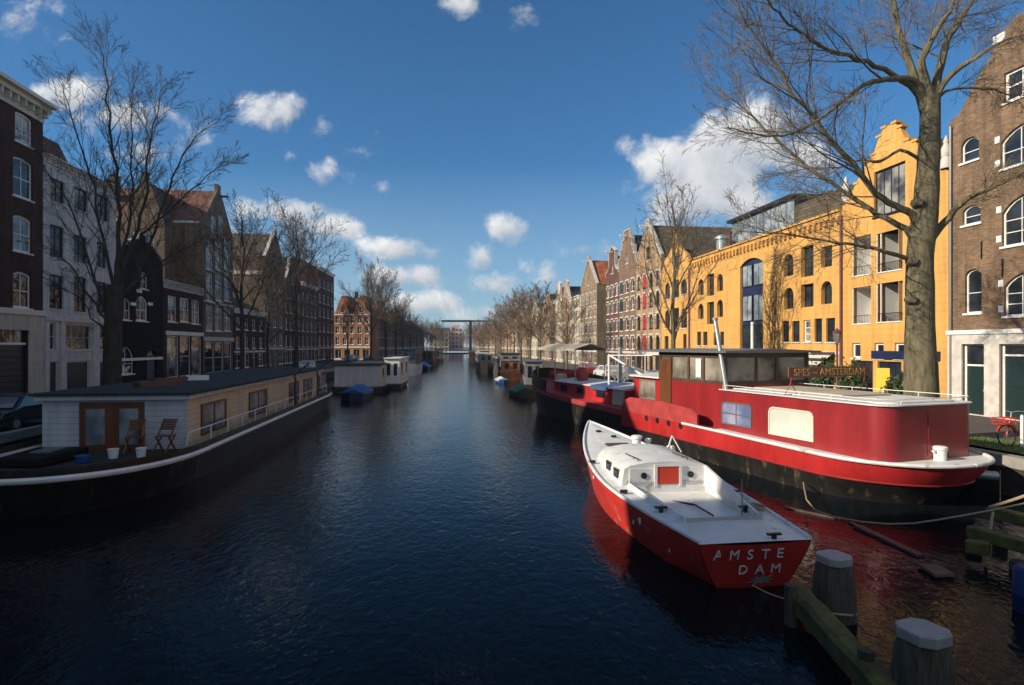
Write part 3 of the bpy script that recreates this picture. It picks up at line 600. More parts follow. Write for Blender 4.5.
# --- unseen houses of both rows and bridge, added to cast shade, block sky light
Yl = 23.9
for kd, e, h, w_, ds in (('spout', 15.5, 21, 9, 'unseen dark pointed gable house added for shade next to the tall dark brick house'), ('flat', 13.4, 13.4, 13.2, 'unseen dark cornice house added for shade, two doors from the tall dark brick house'), ('flat', 19.4, 19.4, 9, 'unseen tall dark cornice house added for shade near the bridge'), ('flat', 19, 19, 14, 'unseen dark cornice house added for shade at the foot of the bridge')):
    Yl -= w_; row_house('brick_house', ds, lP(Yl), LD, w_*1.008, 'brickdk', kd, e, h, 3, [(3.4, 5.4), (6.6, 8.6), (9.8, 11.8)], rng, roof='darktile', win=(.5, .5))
Yr = 23.6
for kd, e, h, w_, ds in (('flat', 15, 15, 9, 'unseen brown cornice house added to block sky light next to the brown brick gabled house'), ('neck', 13.5, 18, 9, 'unseen brown neck gable house added to block sky light near the bridge')):
    row_house('brick_house', ds, rP(Yr), RD, w_*1.008, 'brickbrown', kd, e, h, 3, [(3.4, 5.4), (6.6, 8.6), (9.8, 11.8)], rng, roof='darktile', win=(.5, .5)); Yr -= w_
bg = thing('unseen_bridge', 'unseen brick road bridge with stone parapet under the viewpoint, added to block sky light', 'bridge', (0, -4, 0)); q = MB(); q.prism([(-18, -1), (-13, -1)]+[(-13*math.cos(k*math.pi/12), 2.2*math.sin(k*math.pi/12)) for k in range(13)]+[(18, -1), (18, 1.6), (9, 2.75), (-9, 2.75), (-18, 1.6)], -5, 3.7); q.build('deck', M['quay'], bg)
for y in (-4.9, 3.75): q = MB(); q.prism([(-18, 1.62), (-9, 2.77), (9, 2.77), (18, 1.62), (18, 2.5), (9, 3.65), (-9, 3.65), (-18, 2.5)], y-.2, y+.12); q.build('parapet', M['greystone'], bg)
# --- dark brick corner house with white ground floor
Pz = lP(24.); Pe = lP(lY(43)); W = math.dist(Pz, Pe)
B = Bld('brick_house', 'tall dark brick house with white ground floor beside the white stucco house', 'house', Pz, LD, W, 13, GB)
for (x0, x1, y0, y1) in ((15, 33, 114, 144), (13, 33, 158.5, 198), (13, 32, 216, 252), (13, 31.5, 272, 308)):
    r = B.rect(x0, y0, x1, y1); w = r[2]-r[0]
    for k in range(4): B.win((r[0]-k*3.3, r[1], r[2]-k*3.3, r[3]), .18, 'white', 'glass_b' if (k+y0) % 3 < 1.5 else 'glass', nx=2, ny=2, fw=.12)
gt = B.uv(40, 316)[1]; r = B.rect(8, 330, 28, 391); gu = r[2]
for a in (gu-4.3, gu-9.6): B.holes.append(arch_poly(4.3, r[3]-.05, 0, x=a, z=.05))
ct = B.uv(43, 117)[1]; B.wall([(0, 0), (W, 0), (W, ct), (0, ct)], 'brickdk', ct-.1)
for a in (gu-4.3, gu-9.6):
    g = MB(); h = r[3]
    for i in range(9): g.box(.02, 4.28, .16, .2, .02+i*(h-1.)/9, .02+(i+.93)*(h-1.)/9)
    f = g.build('garage_door', M['black'], B.root, loc=(a, 0, .05)); MB().box(.05, 4.25, .1, .22, h-1., h-.86).build('transom_bar', M['white'], f)
    for i in range(4): MB().box(.05+i*1.05, 1.03+i*1.05, .17, .19, h-.86, h-.06).build('transom_pane', M['glass'], f)
gf = MB(); panel(gf, [(-.01, 0), (W+.01, 0), (W+.01, gt), (-.01, gt)], [list(h) for h in B.holes if h[0][1] < .3], -.1, .098, .096); gf.build('white_ground_floor', M['creamwall'], B.root); B.band(-.03, W+.03, gt+.003, gt+.35, 'cream', .22)
B.cornice(ct+.75, 'cream', 1.2, .9); B.flat_roof(ct, 'darktile')
# --- white stucco house
P, W = lseg(43.2, 116); B = Bld('stucco_house', 'white stucco house with three rows of dark windows and ground floor pilasters', 'house', P, LD, W-.02, 11, GB); W -= .02; LW = B
for rr_ in (((51, 65, 180, 203), (75, 88, 189, 211), (97, 108.6, 196, 221)), ((50, 64.5, 226, 258), (74, 87.5, 236, 263), (97, 107, 243, 268)), ((49.5, 64, 275, 309), (74, 87, 277, 312), (96.5, 107, 282, 313))):
    for x0, x1, y0, y1 in rr_: B.win(B.rect(x0, y0, x1, y1), 0, 'black', 'glass', nx=2, ny=3, fw=.09, sillm='stone')
for x0, x1, y0, y1 in ((48.5, 56, 323, 350), (66, 91.5, 325, 350), (100, 107, 325, 350)): B.win(B.rect(x0, y0, x1, y1), 0, 'stone', 'glass', nx=1 if x1-x0 < 10 else 4, ny=2)
for x0, x1 in ((48, 59), (67, 90), (100, 108)): r = B.rect(x0, 361, x1, 390); B.door((r[0], .05, r[2], r[3]), 'black', 'stone', 0)
ct = (B.uv(45, 158)[1]+B.uv(114, 192)[1])/2; B.wall([(0, 0), (W, 0), (W, ct), (0, ct)], 'ltstucco', ct-.2); v = B.uv(75, 321)[1]
B.cornice(ct+.3, 'stone', .5, .4); B.par_roof(ct-.2, ct+3., 'redtile'); B.band(-.02, W+.02, v-.1, v+.25, 'stone', .18)
for x in (45, 61.5, 94, 111): u = max(.25, B.uv(x, 350)[0]); MB().box(u-.22, u+.22, -.14, -.003, .02, v-.103).build('pilaster', M['stone'], B.root)
MB().prism([(.36, ct-.1), (1.5, ct+2.3), (4.5, ct+2.3), (4.5, ct-.1)], .05, W*.46, 'x').build('mansard', M['redtile'], B.root)
# brick gable end rising behind the white house, with white verge
mb = MB().prism([(0, ct-.2), (3.2, ct-.2), (3.2, ct+.4), (1.3, ct+1.9), (0, ct+1.9)], 1.2, 1.5); mb.build('party_gable', M['stone'], B.root)
B.hoist(W*.82, ct+.5, 'black', 1.)
# --- black timber-clad house with pointed gable
P, W = lseg(117, 163); B = Bld('black_house', 'low black gabled house with white ornament behind the large bare tree', 'house', P, LD, W-.02, 8.5, GB); W -= .02
B.win(B.rect(136, 296, 148, 321), .55, 'white', 'glass_c', nx=2, ny=2, fw=.14); B.win(B.rect(140, 272, 148, 289), .3, 'white', 'glass', nx=2, ny=2); B.win(B.rect(122, 298, 131, 320), .4, 'white', 'glass', nx=2, ny=2)
r = B.rect(119, 347, 134, 378); B.win((r[0], 1.1, r[2], r[3]), .9, 'white', 'glass', nx=2, ny=2); r = B.rect(147, 350, 157, 390); B.door((r[0], .05, r[2], r[3]), 'blue', 'black', .5, .5)
e = B.uv(160, 263)[1]; pk = B.uv(146, 236)[1]
lf = [(0, e), (.5, e+.3), (W*.25, e+(pk-e)*.55), (W*.4, pk-.6), (W*.42, pk)]
B.wall([(0, 0), (W, 0)]+[(W-u, v) for u, v in lf]+[(u, v) for u, v in reversed(lf)], 'tar', e); B.gable_roof(e-.2, pk-.8, 'darktile'); v = B.uv(140, 359)[1]; B.band(.1, W-.1, v-.12, v+.12, 'white', .06)
cp = MB()
for s_ in (lf, [(W-u, v) for u, v in lf]):
    for a, b_ in zip(s_[1:], s_[2:]): cp.bar((a[0], .1, a[1]+.05), (b_[0], .1, b_[1]+.05), .5, .16)
cp.build('gable_coping', M['greystone'], B.root)
for x, y in ((139, 291), (150, 304), (133, 304)): a = B.uv(x, y); B.band(a[0]-.45, a[0]+.45, a[1]-.14, a[1]+.14, 'white', .06, 'stone_block')
# --- low brick house with white cornice
P, W = lseg(163.2, 203); B = Bld('brick_house', 'low dark red brick house with white shopfront between black house and tall warehouse', 'house', P, LD, W-.02, 7., GB); W -= .02
for x0, x1, y0, y1 in ((168, 177, 296, 322), (180, 189.5, 298, 322), (191.6, 200, 300, 324)): B.win(B.rect(x0, y0, x1, y1), 0, 'white', 'glass_c', nx=2, ny=2, fw=.12)
r = B.rect(166.5, 336, 202, 375); n = 3; w = (r[2]-r[0])/3
for i in range(3): B.win((r[0]+i*w+.08, .3, r[0]+(i+1)*w-.08, r[3]), 0, 'white', 'glass_c' if i != 1 else 'glass', nx=1, ny=2 if i == 1 else 1, fw=.1, sill=False)
ct = B.uv(185, 287)[1]; B.wall([(0, 0), (W, 0), (W, ct), (0, ct)], 'brickdk', ct-.1); B.cornice(ct+.25, 'stone', .8, .35); B.flat_roof(ct, 'darktile'); B.band(r[0]-.2, r[2]+.2, r[3]+.05, r[3]+.45, 'white', .12, 'shop_fascia')
# --- tall warehouse with gable and bare side wall
P, W = lseg(203.2, 233); B = Bld('warehouse', 'tall brick warehouse with red tiled roof and bare side wall over the low house', 'house', P, LD, W-.02, 15, GB); W -= .02
for y0, y1 in ((241, 270), (273, 301), (305, 331)):
    for x0, x1 in ((206, 213.2), (215.2, 222.4), (224.2, 231)): B.win(B.rect(x0, y0, x1, y1), 0, 'white', 'glass_b', nx=2, ny=2, fw=.1)
for x0, x1 in ((211, 217), (218.5, 224)): B.win(B.rect(x0, 216, x1, 237), 0, 'white', 'glass_b', nx=1, ny=2)
r = B.rect(205, 342, 232, 371); w = (r[2]-r[0])/3
for i in range(3): B.win((r[0]+i*w+.05, .25, r[0]+(i+1)*w-.05, r[3]), 0, 'white', 'glass', nx=1, ny=2, fw=.12, sill=False)
e = B.uv(203.5, 221)[1]; pk = B.uv(217.5, 188)[1]
B.wall([(0, 0), (W, 0), (W, e), (W/2+.6, pk-.3), (W/2+.6, pk+.5), (W/2-.6, pk+.5), (W/2-.6, pk-.3), (0, e)], 'brickwall', e); B.gable_roof(e-.2, pk-.5, 'redtile', backwall='brickwall'); B.band(-.05, W+.05, r[3]+.1, r[3]+.6, 'stone', .15, 'shop_fascia')
MB().box(-.12, -.003, .4, 14.6, e-.3, e-.02).build('gutter', M['stone'], B.root); B.hoist(W/2, pk-.9, 'black'); B.chimney(W*.3, 11, pk-2, 2.6, 'brickwall', 1.1)
B.band(-.01, W+.01, B.uv(215, 303)[1]-.1, B.uv(215, 303)[1]+.1, 'stone', .05)
# taller brick gable behind the black house
a = at(121, 300, lY(150)+9); b_ = at(162, 300, lY(150)+9); G = Bld('rear_house', 'buff brick house gable with chimney rising behind the black house', 'house', (a.x, a.y), (1, .13), b_.x-a.x, 9, GB); W = G.W
e = G.uv(122, 222)[1]; e2 = G.uv(160, 222)[1]; pk = G.uv(143, 172)[1]
G.win((W*.2, e-3, W*.2+1.1, e-1.2), 0, 'white', 'glass', 2, 2); G.win((W*.5, e-3, W*.5+1.1, e-1.2), 0, 'white', 'glass', 2, 2)
G.wall([(0, 0), (W, 0), (W, e), (W*.62, pk-.8), (W*.62, pk), (W*.45, pk), (W*.45, pk-.8), (0, e)], 'brickwall', e); G.gable_roof(e-.2, pk-1, 'greytile', backwall='brickwall')
# --- further row
def l2(x0, x1): a, b_ = lY2(x0), lY2(x1); return lP(a), math.dist(lP(a), lP(b_))
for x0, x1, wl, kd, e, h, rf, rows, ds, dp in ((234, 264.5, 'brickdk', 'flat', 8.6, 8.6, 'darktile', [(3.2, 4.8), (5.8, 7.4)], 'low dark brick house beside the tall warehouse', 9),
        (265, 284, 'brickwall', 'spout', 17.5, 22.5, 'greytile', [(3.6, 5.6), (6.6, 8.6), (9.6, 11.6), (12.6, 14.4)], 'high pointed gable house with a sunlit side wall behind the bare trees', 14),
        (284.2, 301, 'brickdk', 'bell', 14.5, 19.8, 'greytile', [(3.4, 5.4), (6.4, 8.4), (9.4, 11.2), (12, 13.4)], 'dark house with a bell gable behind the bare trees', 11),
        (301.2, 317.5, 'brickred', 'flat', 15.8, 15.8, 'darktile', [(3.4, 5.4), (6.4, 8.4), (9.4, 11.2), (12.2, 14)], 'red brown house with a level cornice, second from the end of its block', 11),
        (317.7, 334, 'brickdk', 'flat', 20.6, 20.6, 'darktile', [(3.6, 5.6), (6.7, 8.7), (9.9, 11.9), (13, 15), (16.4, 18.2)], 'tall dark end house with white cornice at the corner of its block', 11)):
    P, W = l2(x0, x1); B = row_house('brick_house', ds, P, LD2, W, wl, kd, e, h, 3 if W < 11 else 4, rows, rng, roof=rf, win=(.5, .5), depth=dp)
    if x0 == 265: MB().box(-.1, -.003, .4, 13, 14.6, 15.2).build('white_cornice', M['stone'], B.root)
# --- sunlit corner house facing the camera
B = Bld('corner_house', 'sunlit orange brick corner house with two steep orange roofs', 'house', (-45.2, 152), (1, -.02), 9.4, 9, None); W = 9.4
rows = [(3.9, 5.7), (6.7, 8.5), (9.3, 11)]
for a, b_ in rows:
    for i in range(5): x = W*(i+.5)/5; B.win((x-.5, a, x+.5, b_), 0, 'white', 'glass', 2, 2, fw=.12)
for i in range(4): x = W*(i+.5)/4; B.win((x-.8, .4, x+.8, 2.7), 0, 'white', 'glass', 2, 1)
e, h = 11.7, 15.8; q = W/2
for i in range(2): x = q*(i+.5); B.win((x-.5, e+.3, x+.5, e+1.7), 0, 'white', 'glass', 2, 2, fw=.12)
B.wall([(0, 0), (W, 0), (W, e), (q*1.75, e+1.2), (q*1.6, h-.4), (q*1.4, h-.4), (q*1.25, e+1.2), (q, e), (q*.75, e+1.2), (q*.6, h-.4), (q*.4, h-.4), (q*.25, e+1.2), (0, e)], 'brickorange', e)
mb = MB()
for i in range(2): mb.prism([(i*q+.02, e), (i*q+q-.02, e), (i*q+q*.62, h+.6), (i*q+q*.38, h+.6)], .8, 9)
mb.build('roof', M['orangetile'], B.root); B.band(-.02, W+.02, 3.1, 3.4, 'white', .1); B.band(-.02, W+.02, e-.35, e-.1, 'white', .1); MB().box(-.02, W+.02, -.06, -.003, .02, .38).build('plinth', M['stone'], B.root); B.chimney(q, 4, h, 1.6)
# --- row beyond the corner house, mostly shaded
Y = 161.2; d = (-.075, 1.)
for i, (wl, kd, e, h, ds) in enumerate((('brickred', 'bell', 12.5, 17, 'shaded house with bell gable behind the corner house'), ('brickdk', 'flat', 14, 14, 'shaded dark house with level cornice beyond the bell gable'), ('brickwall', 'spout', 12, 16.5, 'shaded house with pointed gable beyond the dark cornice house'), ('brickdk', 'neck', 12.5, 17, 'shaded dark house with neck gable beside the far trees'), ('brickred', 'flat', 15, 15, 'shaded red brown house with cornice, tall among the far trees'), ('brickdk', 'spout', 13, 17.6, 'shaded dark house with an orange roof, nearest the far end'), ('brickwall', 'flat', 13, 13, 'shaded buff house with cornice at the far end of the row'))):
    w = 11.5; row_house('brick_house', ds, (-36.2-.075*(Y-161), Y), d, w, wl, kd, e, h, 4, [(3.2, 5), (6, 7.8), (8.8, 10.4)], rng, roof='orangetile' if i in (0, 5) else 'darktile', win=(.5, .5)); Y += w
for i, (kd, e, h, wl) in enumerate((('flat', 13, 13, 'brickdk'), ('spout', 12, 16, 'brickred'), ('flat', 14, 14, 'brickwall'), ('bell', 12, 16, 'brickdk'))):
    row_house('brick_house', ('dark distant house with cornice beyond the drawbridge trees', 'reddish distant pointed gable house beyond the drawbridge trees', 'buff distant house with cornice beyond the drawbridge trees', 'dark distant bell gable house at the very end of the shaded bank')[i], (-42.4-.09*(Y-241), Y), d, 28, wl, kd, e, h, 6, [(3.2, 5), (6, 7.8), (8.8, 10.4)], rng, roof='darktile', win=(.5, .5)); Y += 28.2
Y = 272.
for i, (kd, e, h, wl) in enumerate((('flat', 13, 13, 'bricktan'), ('bell', 12, 16, 'brickbrown'), ('flat', 14, 14, 'brickred'), ('spout', 12, 16, 'bricktan'))):
    row_house('brick_house', ('tan distant house with cornice beyond the drawbridge', 'brown distant bell gable house beyond the drawbridge', 'red distant house with cornice beyond the drawbridge', 'tan distant pointed gable house at the very end of the sunlit bank')[i], rP(Y+34), RD, 34, wl, kd, e, h, 7, [(3.2, 5), (6, 7.8), (8.8, 10.4)], rng, roof='darktile', win=(.5, .5)); Y += 34.2
# --- buildings closing the view
a = at(430, 350, 440); b_ = at(449, 350, 440); B = row_house('apartment_block', 'distant dark block with flat roof at the end of the canal', (a.x, a.y), (1, .01), b_.x-a.x, 'brickgrey', 'flat', 14.5, 14.5, 5, [(3.2, 5.4), (6.6, 8.8), (10, 12.2)], rng, roof='darktile', group=None)
a = at(447.5, 350, 450); b_ = at(462.5, 350, 450); B = Bld('tower_block', 'distant pale pink tower block beneath the drawbridge beam', 'building', (a.x, a.y), (1, .01), b_.x-a.x, 12); W = B.W
for j in range(5):
    for i in range(4): x = W*(i+.5)/4; B.win((x-.9, 2+j*3.1, x+.9, 4.1+j*3.1), 0, 'white', 'glass', 2, 1)
M['pink'] = mat('pink_stucco', (.5, .3, .26), .8, var=.1)
B.win((W*.28, 14.3, W*.52, 17.6), 1.1, 'redpaint', 'glass', 2, 1)
B.wall([(0, 0), (W, 0), (W, 15.5), (W*.8, 17.5), (W*.8, 19.4), (W*.45, 19.4), (W*.3, 18.4), (0, 17.6)], 'pink', 15); B.flat_roof(16, 'zinc')
# ================================================================ trees
def grow(mb, rng, p, d, L, r, lvl, P, rmax=None):
    if rmax is not None: r = max(P['rmin'], min(rmax, L*P.get('slim', .0105)))
    n = (7, 6, 5, 4, 3)[min(lvl, 4)]; pts = [p.copy()]; d = d.normalized(); st = L/n
    for i in range(n):
        d = (d+Vector((rng.gauss(0, 1), rng.gauss(0, 1), rng.gauss(0, 1)))*P['wander']*(1+.3*lvl)+Vector((0, 0, P['up'][min(lvl, len(P['up'])-1)]))*.12).normalized(); pts.append(pts[-1]+d*st)
    rad = [max(P['rmin'], r*(1-.78*i/n)) for i in range(n+1)]
    mb.tube(pts, rad, (8, 6, 4, 3, 3)[min(lvl, 4)], lvl == 0)
    if lvl < P['levels']: sprout(mb, rng, pts, rad, L, lvl, P)
def sprout(mb, rng, pts, rad, L, lvl, P, t0=None):
    k = P['kids'][lvl]; k = max(2, int(k*rng.uniform(.75, 1.25))); t0 = P['t0'][lvl] if t0 is None else t0; n = len(pts)-1; az = rng.uniform(0, 6.28)
    for j in range(k):
        t = t0+(1-t0)*(j+rng.random())/k; f = min(t, .999)*n; i = int(f); q = pts[i].lerp(pts[i+1], f-i); tg = (pts[i+1]-pts[i]).normalized()
        az += 2.4+rng.gauss(0, .5); a = R(rng.uniform(*P['ang'])); u = tg.orthogonal().normalized(); u = Matrix.Rotation(az, 3, tg) @ u
        d = tg*math.cos(a)+u*math.sin(a); r = rad[i]+(rad[i+1]-rad[i])*(f-i)
        grow(mb, rng, q, d, L*P['ratio'][lvl]*rng.uniform(.6, 1.15)*(1.05-.55*t), 0, lvl+1, P, r*P['rr'])
def smooth_path(pts, k=4):
    out = []
    for i in range(len(pts)-1):
        p0, p1, p2, p3 = pts[max(i-1, 0)], pts[i], pts[i+1], pts[min(i+2, len(pts)-1)]
        for j in range(k):
            t = j/k; out.append(.5*((2*p1)+(p2-p0)*t+(2*p0-5*p1+4*p2-p3)*t*t+(3*p1-p0-3*p2+p3)*t**3))
    return out+[pts[-1]]
# --- the large tree by the red barge
YT = 22.5; base = Vector((at(921, 400, YT).x, YT, ST)); rng = random.Random(7)
T = thing('canal_tree', 'large bare tree with thick mossy trunk behind the red barge', 'tree', base)
tr = MB(); px = [(921, 405, 18.5), (921, 380, 16.5), (920, 340, 14.6), (920, 300, 13.6), (920, 255, 13), (925, 215, 12.4), (928, 170, 10.8), (930, 130, 10), (930, 96, 9.6)]
pts = [at(x, y, YT)-base for x, y, _ in px]; pts[0].z = 0; rad = [.92*r/F*YT for *_, r in px]
pts.insert(0, Vector((pts[0].x, 0, -.2))); rad.insert(0, rad[0]*1.25)
sp = smooth_path(pts, 3); rs = [rad[min(int(i/3), len(rad)-1)]+(rad[min(int(i/3)+1, len(rad)-1)]-rad[min(int(i/3), len(rad)-1)])*(i/3-int(i/3)) for i in range(len(sp))]
rs = [r*(1+rng.uniform(-.03, .03)) for r in rs]
tr.tube(sp, rs, 18)
for x, y, dx in ((914, 204, -.25), (909, 262, -.3), (908, 300, -.3)): c = at(x, y, YT)-base; tr.tube([c+Vector((0, -.1, 0)), c+Vector((dx*.3, -.42, 0))], [.2, .13], 9)
tr.build('trunk', M['bark'], T, True)
cr = MB(); lw = MB()
P = dict(levels=4, kids=[0, 10, 9, 7, 0], t0=[.3, .2, .18, .12], ang=(18, 46), ratio=[.6, .6, .56, .56], rr=.45, rmin=.005, wander=.085, up=(0, .1, .2, .15, 0))
limbs = [  # pixel paths, start radius in px, depth drift (metres towards the canal side / camera)
    ([(925, 110), (917, 85), (906, 51), (897, 20), (892, -8), (880, -60), (876, -100)], 6.2, 1.5), ([(930, 100), (924, 75), (922, 59), (938, 30), (955, 0), (968, -45), (972, -90)], 6.5, -1.), ([(932, 100), (938, 75), (945, 45), (960, 20), (976, -4), (1004, -50), (1015, -90)], 6.3, 2.),
    ([(927, 105), (914, 81), (893, 79), (872, 82), (856, 91), (841, 103), (809, 126), (782, 136), (758, 134), (725, 128)], 4.6, -2.5), ([(922, 235), (912, 215), (895, 206), (876, 193), (852, 163), (829, 138), (810, 112), (793, 95), (775, 62), (752, 31), (735, 0), (722, -40)], 5.2, -1.5),
    ([(916, 245), (905, 228), (884, 218), (862, 204), (830, 182), (797, 158), (772, 135), (750, 114), (730, 98), (711, 87)], 4.4, 2.), ([(923, 100), (902, 79), (875, 66), (850, 56), (825, 49), (805, 36), (790, 24), (773, 8), (762, -8), (742, -45)], 3.8, -3.), ([(934, 100), (947, 79), (962, 66), (975, 59), (994, 46), (1014, 37), (1040, 33), (1075, 20)], 4.2, -1.5),
    ([(930, 240), (945, 222), (956, 208), (968, 199), (984, 191), (1000, 185), (1024, 172), (1050, 150), (1080, 120)], 5.2, -2.), ([(914, 262), (900, 256), (876, 249), (858, 246), (840, 243), (815, 239), (790, 235), (766, 233), (740, 232)], 3.3, -2.5), ([(928, 115), (945, 92), (985, 88), (1010, 95), (1040, 96)], 2.4, 1.), ([(920, 160), (900, 150), (880, 162), (860, 160), (838, 168), (812, 168), (790, 172), (765, 178)], 2.4, 3.)]
for path, r0, dr in limbs:
    n = len(path); pp = [at(x, y, YT+dr*(i/(n-1))**1.3)-base for i, (x, y) in enumerate(path)]; L = sum((b-a).length for a, b in zip(pp, pp[1:]))
    s = smooth_path(pp, 3); s = [q+Vector((rng.gauss(0, .015), rng.gauss(0, .03), rng.gauss(0, .015)))*min(1, i/3) for i, q in enumerate(s)]
    rr = [max(.012, .85*r0/F*YT*(1-.9*(i/(len(s)-1))**.75)) for i in range(len(s))]; lw.tube(s, rr, 8); sprout(cr, rng, s, rr, L*.64, 1, {**P, 'kids': [0, int(6+L*1.9), 10, 7, 0]}, .24)
lw.build('limbs', M['bark'], T, True); cr.build('crown', M['twig'], T)
# --- the large tree on the other bank
YT = 33.6; base = Vector((at(112, 395, YT).x, YT, ST)); rng = random.Random(21)
T = thing('canal_tree', 'large bare many-stemmed tree on the quay beside the black houseboat', 'tree', base)
tr = MB(); px = [(111, 402, 10), (112, 375, 8.2), (113, 340, 8), (114, 310, 8.4), (115, 285, 7.4)]; pts = [at(x, y, YT)-base for x, y, _ in px]; pts[0].z = -.1
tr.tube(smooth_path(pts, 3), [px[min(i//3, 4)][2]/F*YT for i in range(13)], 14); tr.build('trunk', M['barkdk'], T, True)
cr = MB(); lw = MB()
limbs = [([(116, 290), (118, 250), (119, 215), (116, 180), (111, 140), (108, 100), (104, 65), (98, 40)], 4.4, 0), ([(118, 290), (126, 262), (138, 228), (146, 190), (150, 150), (156, 115), (163, 85)], 4., -1.5), ([(118, 300), (132, 285), (150, 245), (165, 200), (178, 165), (198, 135), (222, 118)], 3.6, 1.5), ([(112, 322), (100, 312), (86, 290), (70, 265), (55, 250), (38, 244)], 2.8, -2), ([(112, 318), (98, 290), (86, 250), (68, 205), (46, 170), (30, 140)], 3., 2.),
         ([(117, 305), (135, 285), (158, 265), (182, 250), (212, 236)], 2.4, -1), ([(114, 292), (106, 250), (98, 205), (86, 160), (72, 115), (62, 85)], 3.2, -1), ([(120, 262), (130, 215), (132, 170), (130, 120), (136, 75)], 2.8, 2.), ([(140, 235), (165, 215), (190, 190), (215, 170), (235, 160)], 2., -1.5), ([(113, 330), (100, 325), (80, 300), (50, 280), (25, 265)], 2., 1.)]
P = dict(levels=4, kids=[0, 9, 7, 5, 0], t0=[.3, .2, .18, .12], ang=(16, 42), ratio=[.6, .6, .56, .56], rr=.45, rmin=.0065, wander=.08, up=(0, .5, .5, .3, .1))
for path, r0, dr in limbs:
    n = len(path); pp = [at(x, y, YT+dr*(i/(n-1)))-base for i, (x, y) in enumerate(path)]; L = sum((b-a).length for a, b in zip(pp, pp[1:])); s = smooth_path(pp, 3)
    s = [q+Vector((rng.gauss(0, .05), rng.gauss(0, .08), rng.gauss(0, .04)))*min(1, i/3) for i, q in enumerate(s)]
    rr = [max(.012, .62*r0/F*YT*(1-.9*(i/(len(s)-1))**.75)) for i in range(len(s))]; lw.tube(s, rr, 7); sprout(cr, rng, s, rr, L*.5, 1, {**P, 'kids': [0, int(6+L*1.7), 8, 6, 0]}, .2)
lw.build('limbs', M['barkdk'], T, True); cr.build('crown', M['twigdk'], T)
# --- street trees: three grown models, copied with their own turn and size
def street_tree(seed, H, rmin, spread, bark, twig, fork=.32, stems=7, kids=(0, 10, 9, 8, 0), levels=4):
    rng = random.Random(seed); tr = MB(); P = dict(levels=levels, kids=kids, t0=[.3, .12, .1, .08], ang=(20, 46), ratio=[.6, .48, .5, .52], rr=.48, rmin=rmin, wander=.09, up=(0, .6, .5, .3, .1))
    pts = [Vector((rng.gauss(0, .02)*i, rng.gauss(0, .02)*i, H*.86*i/9-.1)) for i in range(10)]; rad = [H*.0135*(1-.09*i) for i in range(10)]; rad[0] *= 1.35; tr.tube(pts, rad, 10); cr = MB()
    for j in range(stems):
        t = fork+(.8-fork)*j/(stems-1); f = t*9; i = int(f); q = pts[i].lerp(pts[i+1], f-i); az = j*2.4+rng.gauss(0, .3); tilt = R(rng.uniform(28, 55)*(1.15-.5*t)*spread)
        d = Vector((math.sin(tilt)*math.cos(az), math.sin(tilt)*math.sin(az), math.cos(tilt))); grow(cr, rng, q, d, H*(.62-.4*t)*rng.uniform(.85, 1.15), rad[i]*.5, 1, P)
    sprout(cr, rng, pts[5:], rad[5:], H*.4, 1, P, .2)
    return tr.mesh('trunk', M[bark], True), cr.mesh('crown', M[twig])
K = [street_tree(1, 18, .011, .9, 'barkdk', 'twigdk', stems=12, kids=(0, 12, 6, 4, 0)), street_tree(2, 20, .014, 1.15, 'barkdk', 'twig', .28, 15, kids=(0, 13, 7, 4, 0)), street_tree(3, 17, .01, .75, 'bark', 'twig', .26, 12, kids=(0, 10, 6, 4, 0)), street_tree(4, 16, .02, 1.2, 'bark', 'twigtan', .25, 12, kids=(0, 11, 7, 4, 0))]  # second model: pale twigs over a dark trunk stand in for a sunlit crown
HT = [18, 20, 17, 16]
def plant(kind, x, Y, H, label, group='bare trees along the quays', rz=None, X=None):
    X = at(x, 0, Y).x if X is None else X; t = thing('street_tree', label, 'tree', (X, Y, ST), (x*1.7+Y) % 6.28 if rz is None else rz, group); s = H/HT[kind]; t.scale = (s, s, s)
    obj('trunk', K[kind][0], t); obj('crown', K[kind][1], t)
plant(0, 242, 57, 18.5, 'slim bare tree with dark trunk beside the tall warehouse gable')
plant(1, 296, 76, 22, 'tall bare tree with feathery crown before the dark pointed gable house')
plant(1, 371, 112, 20.5, 'round crowned bare tree before the sunlit corner house')
plant(0, 348, 124, 14, 'small bare tree before the sunlit corner house')
for x, Y, H, k, l in ((386, 128, 19, 1, 'bare tree just beyond the sunlit corner house'), (396, 150, 17, 1, 'bare tree behind the boat with the blue cabin'), (403, 168, 16, 1, 'bare tree in front of the shaded house with neck gable'), (410, 190, 15, 1, 'bare tree in front of the shaded house with an orange roof'), (417, 215, 14, 1, 'bare tree third from the drawbridge on the shaded bank'), (424, 240, 13, 1, 'bare tree second from the drawbridge on the shaded bank'), (430, 270, 12, 1, 'bare tree nearest the drawbridge on the shaded bank'), (268, 66, 14, 0, 'small bare tree between two taller trees on the shaded bank')): plant(k, x, Y, H, l)
for i, (x, Y, H) in enumerate(((436, 300, 17), (427, 320, 18), (446, 345, 15), (474, 300, 17), (480, 280, 17), (471, 340, 18), (467, 385, 17), (484, 262, 16), (440, 390, 19), (432, 385, 20))): plant(3 if x > 460 else 1, x, Y, H, 'distant bare tree beyond the drawbridge, on the sunlit bank' if x > 460 else 'distant bare tree beyond the drawbridge, on the shaded bank', 'distant bare trees beyond the drawbridge')
plant(2, 673, 45.6, 16.5, 'bare tree before the narrow ochre house', rz=1.)
plant(3, 567, 77, 11, 'small bare tree in front of the cream cornice house'); plant(3, 540, 92, 14, 'bare tree in front of the cream neck gable house')
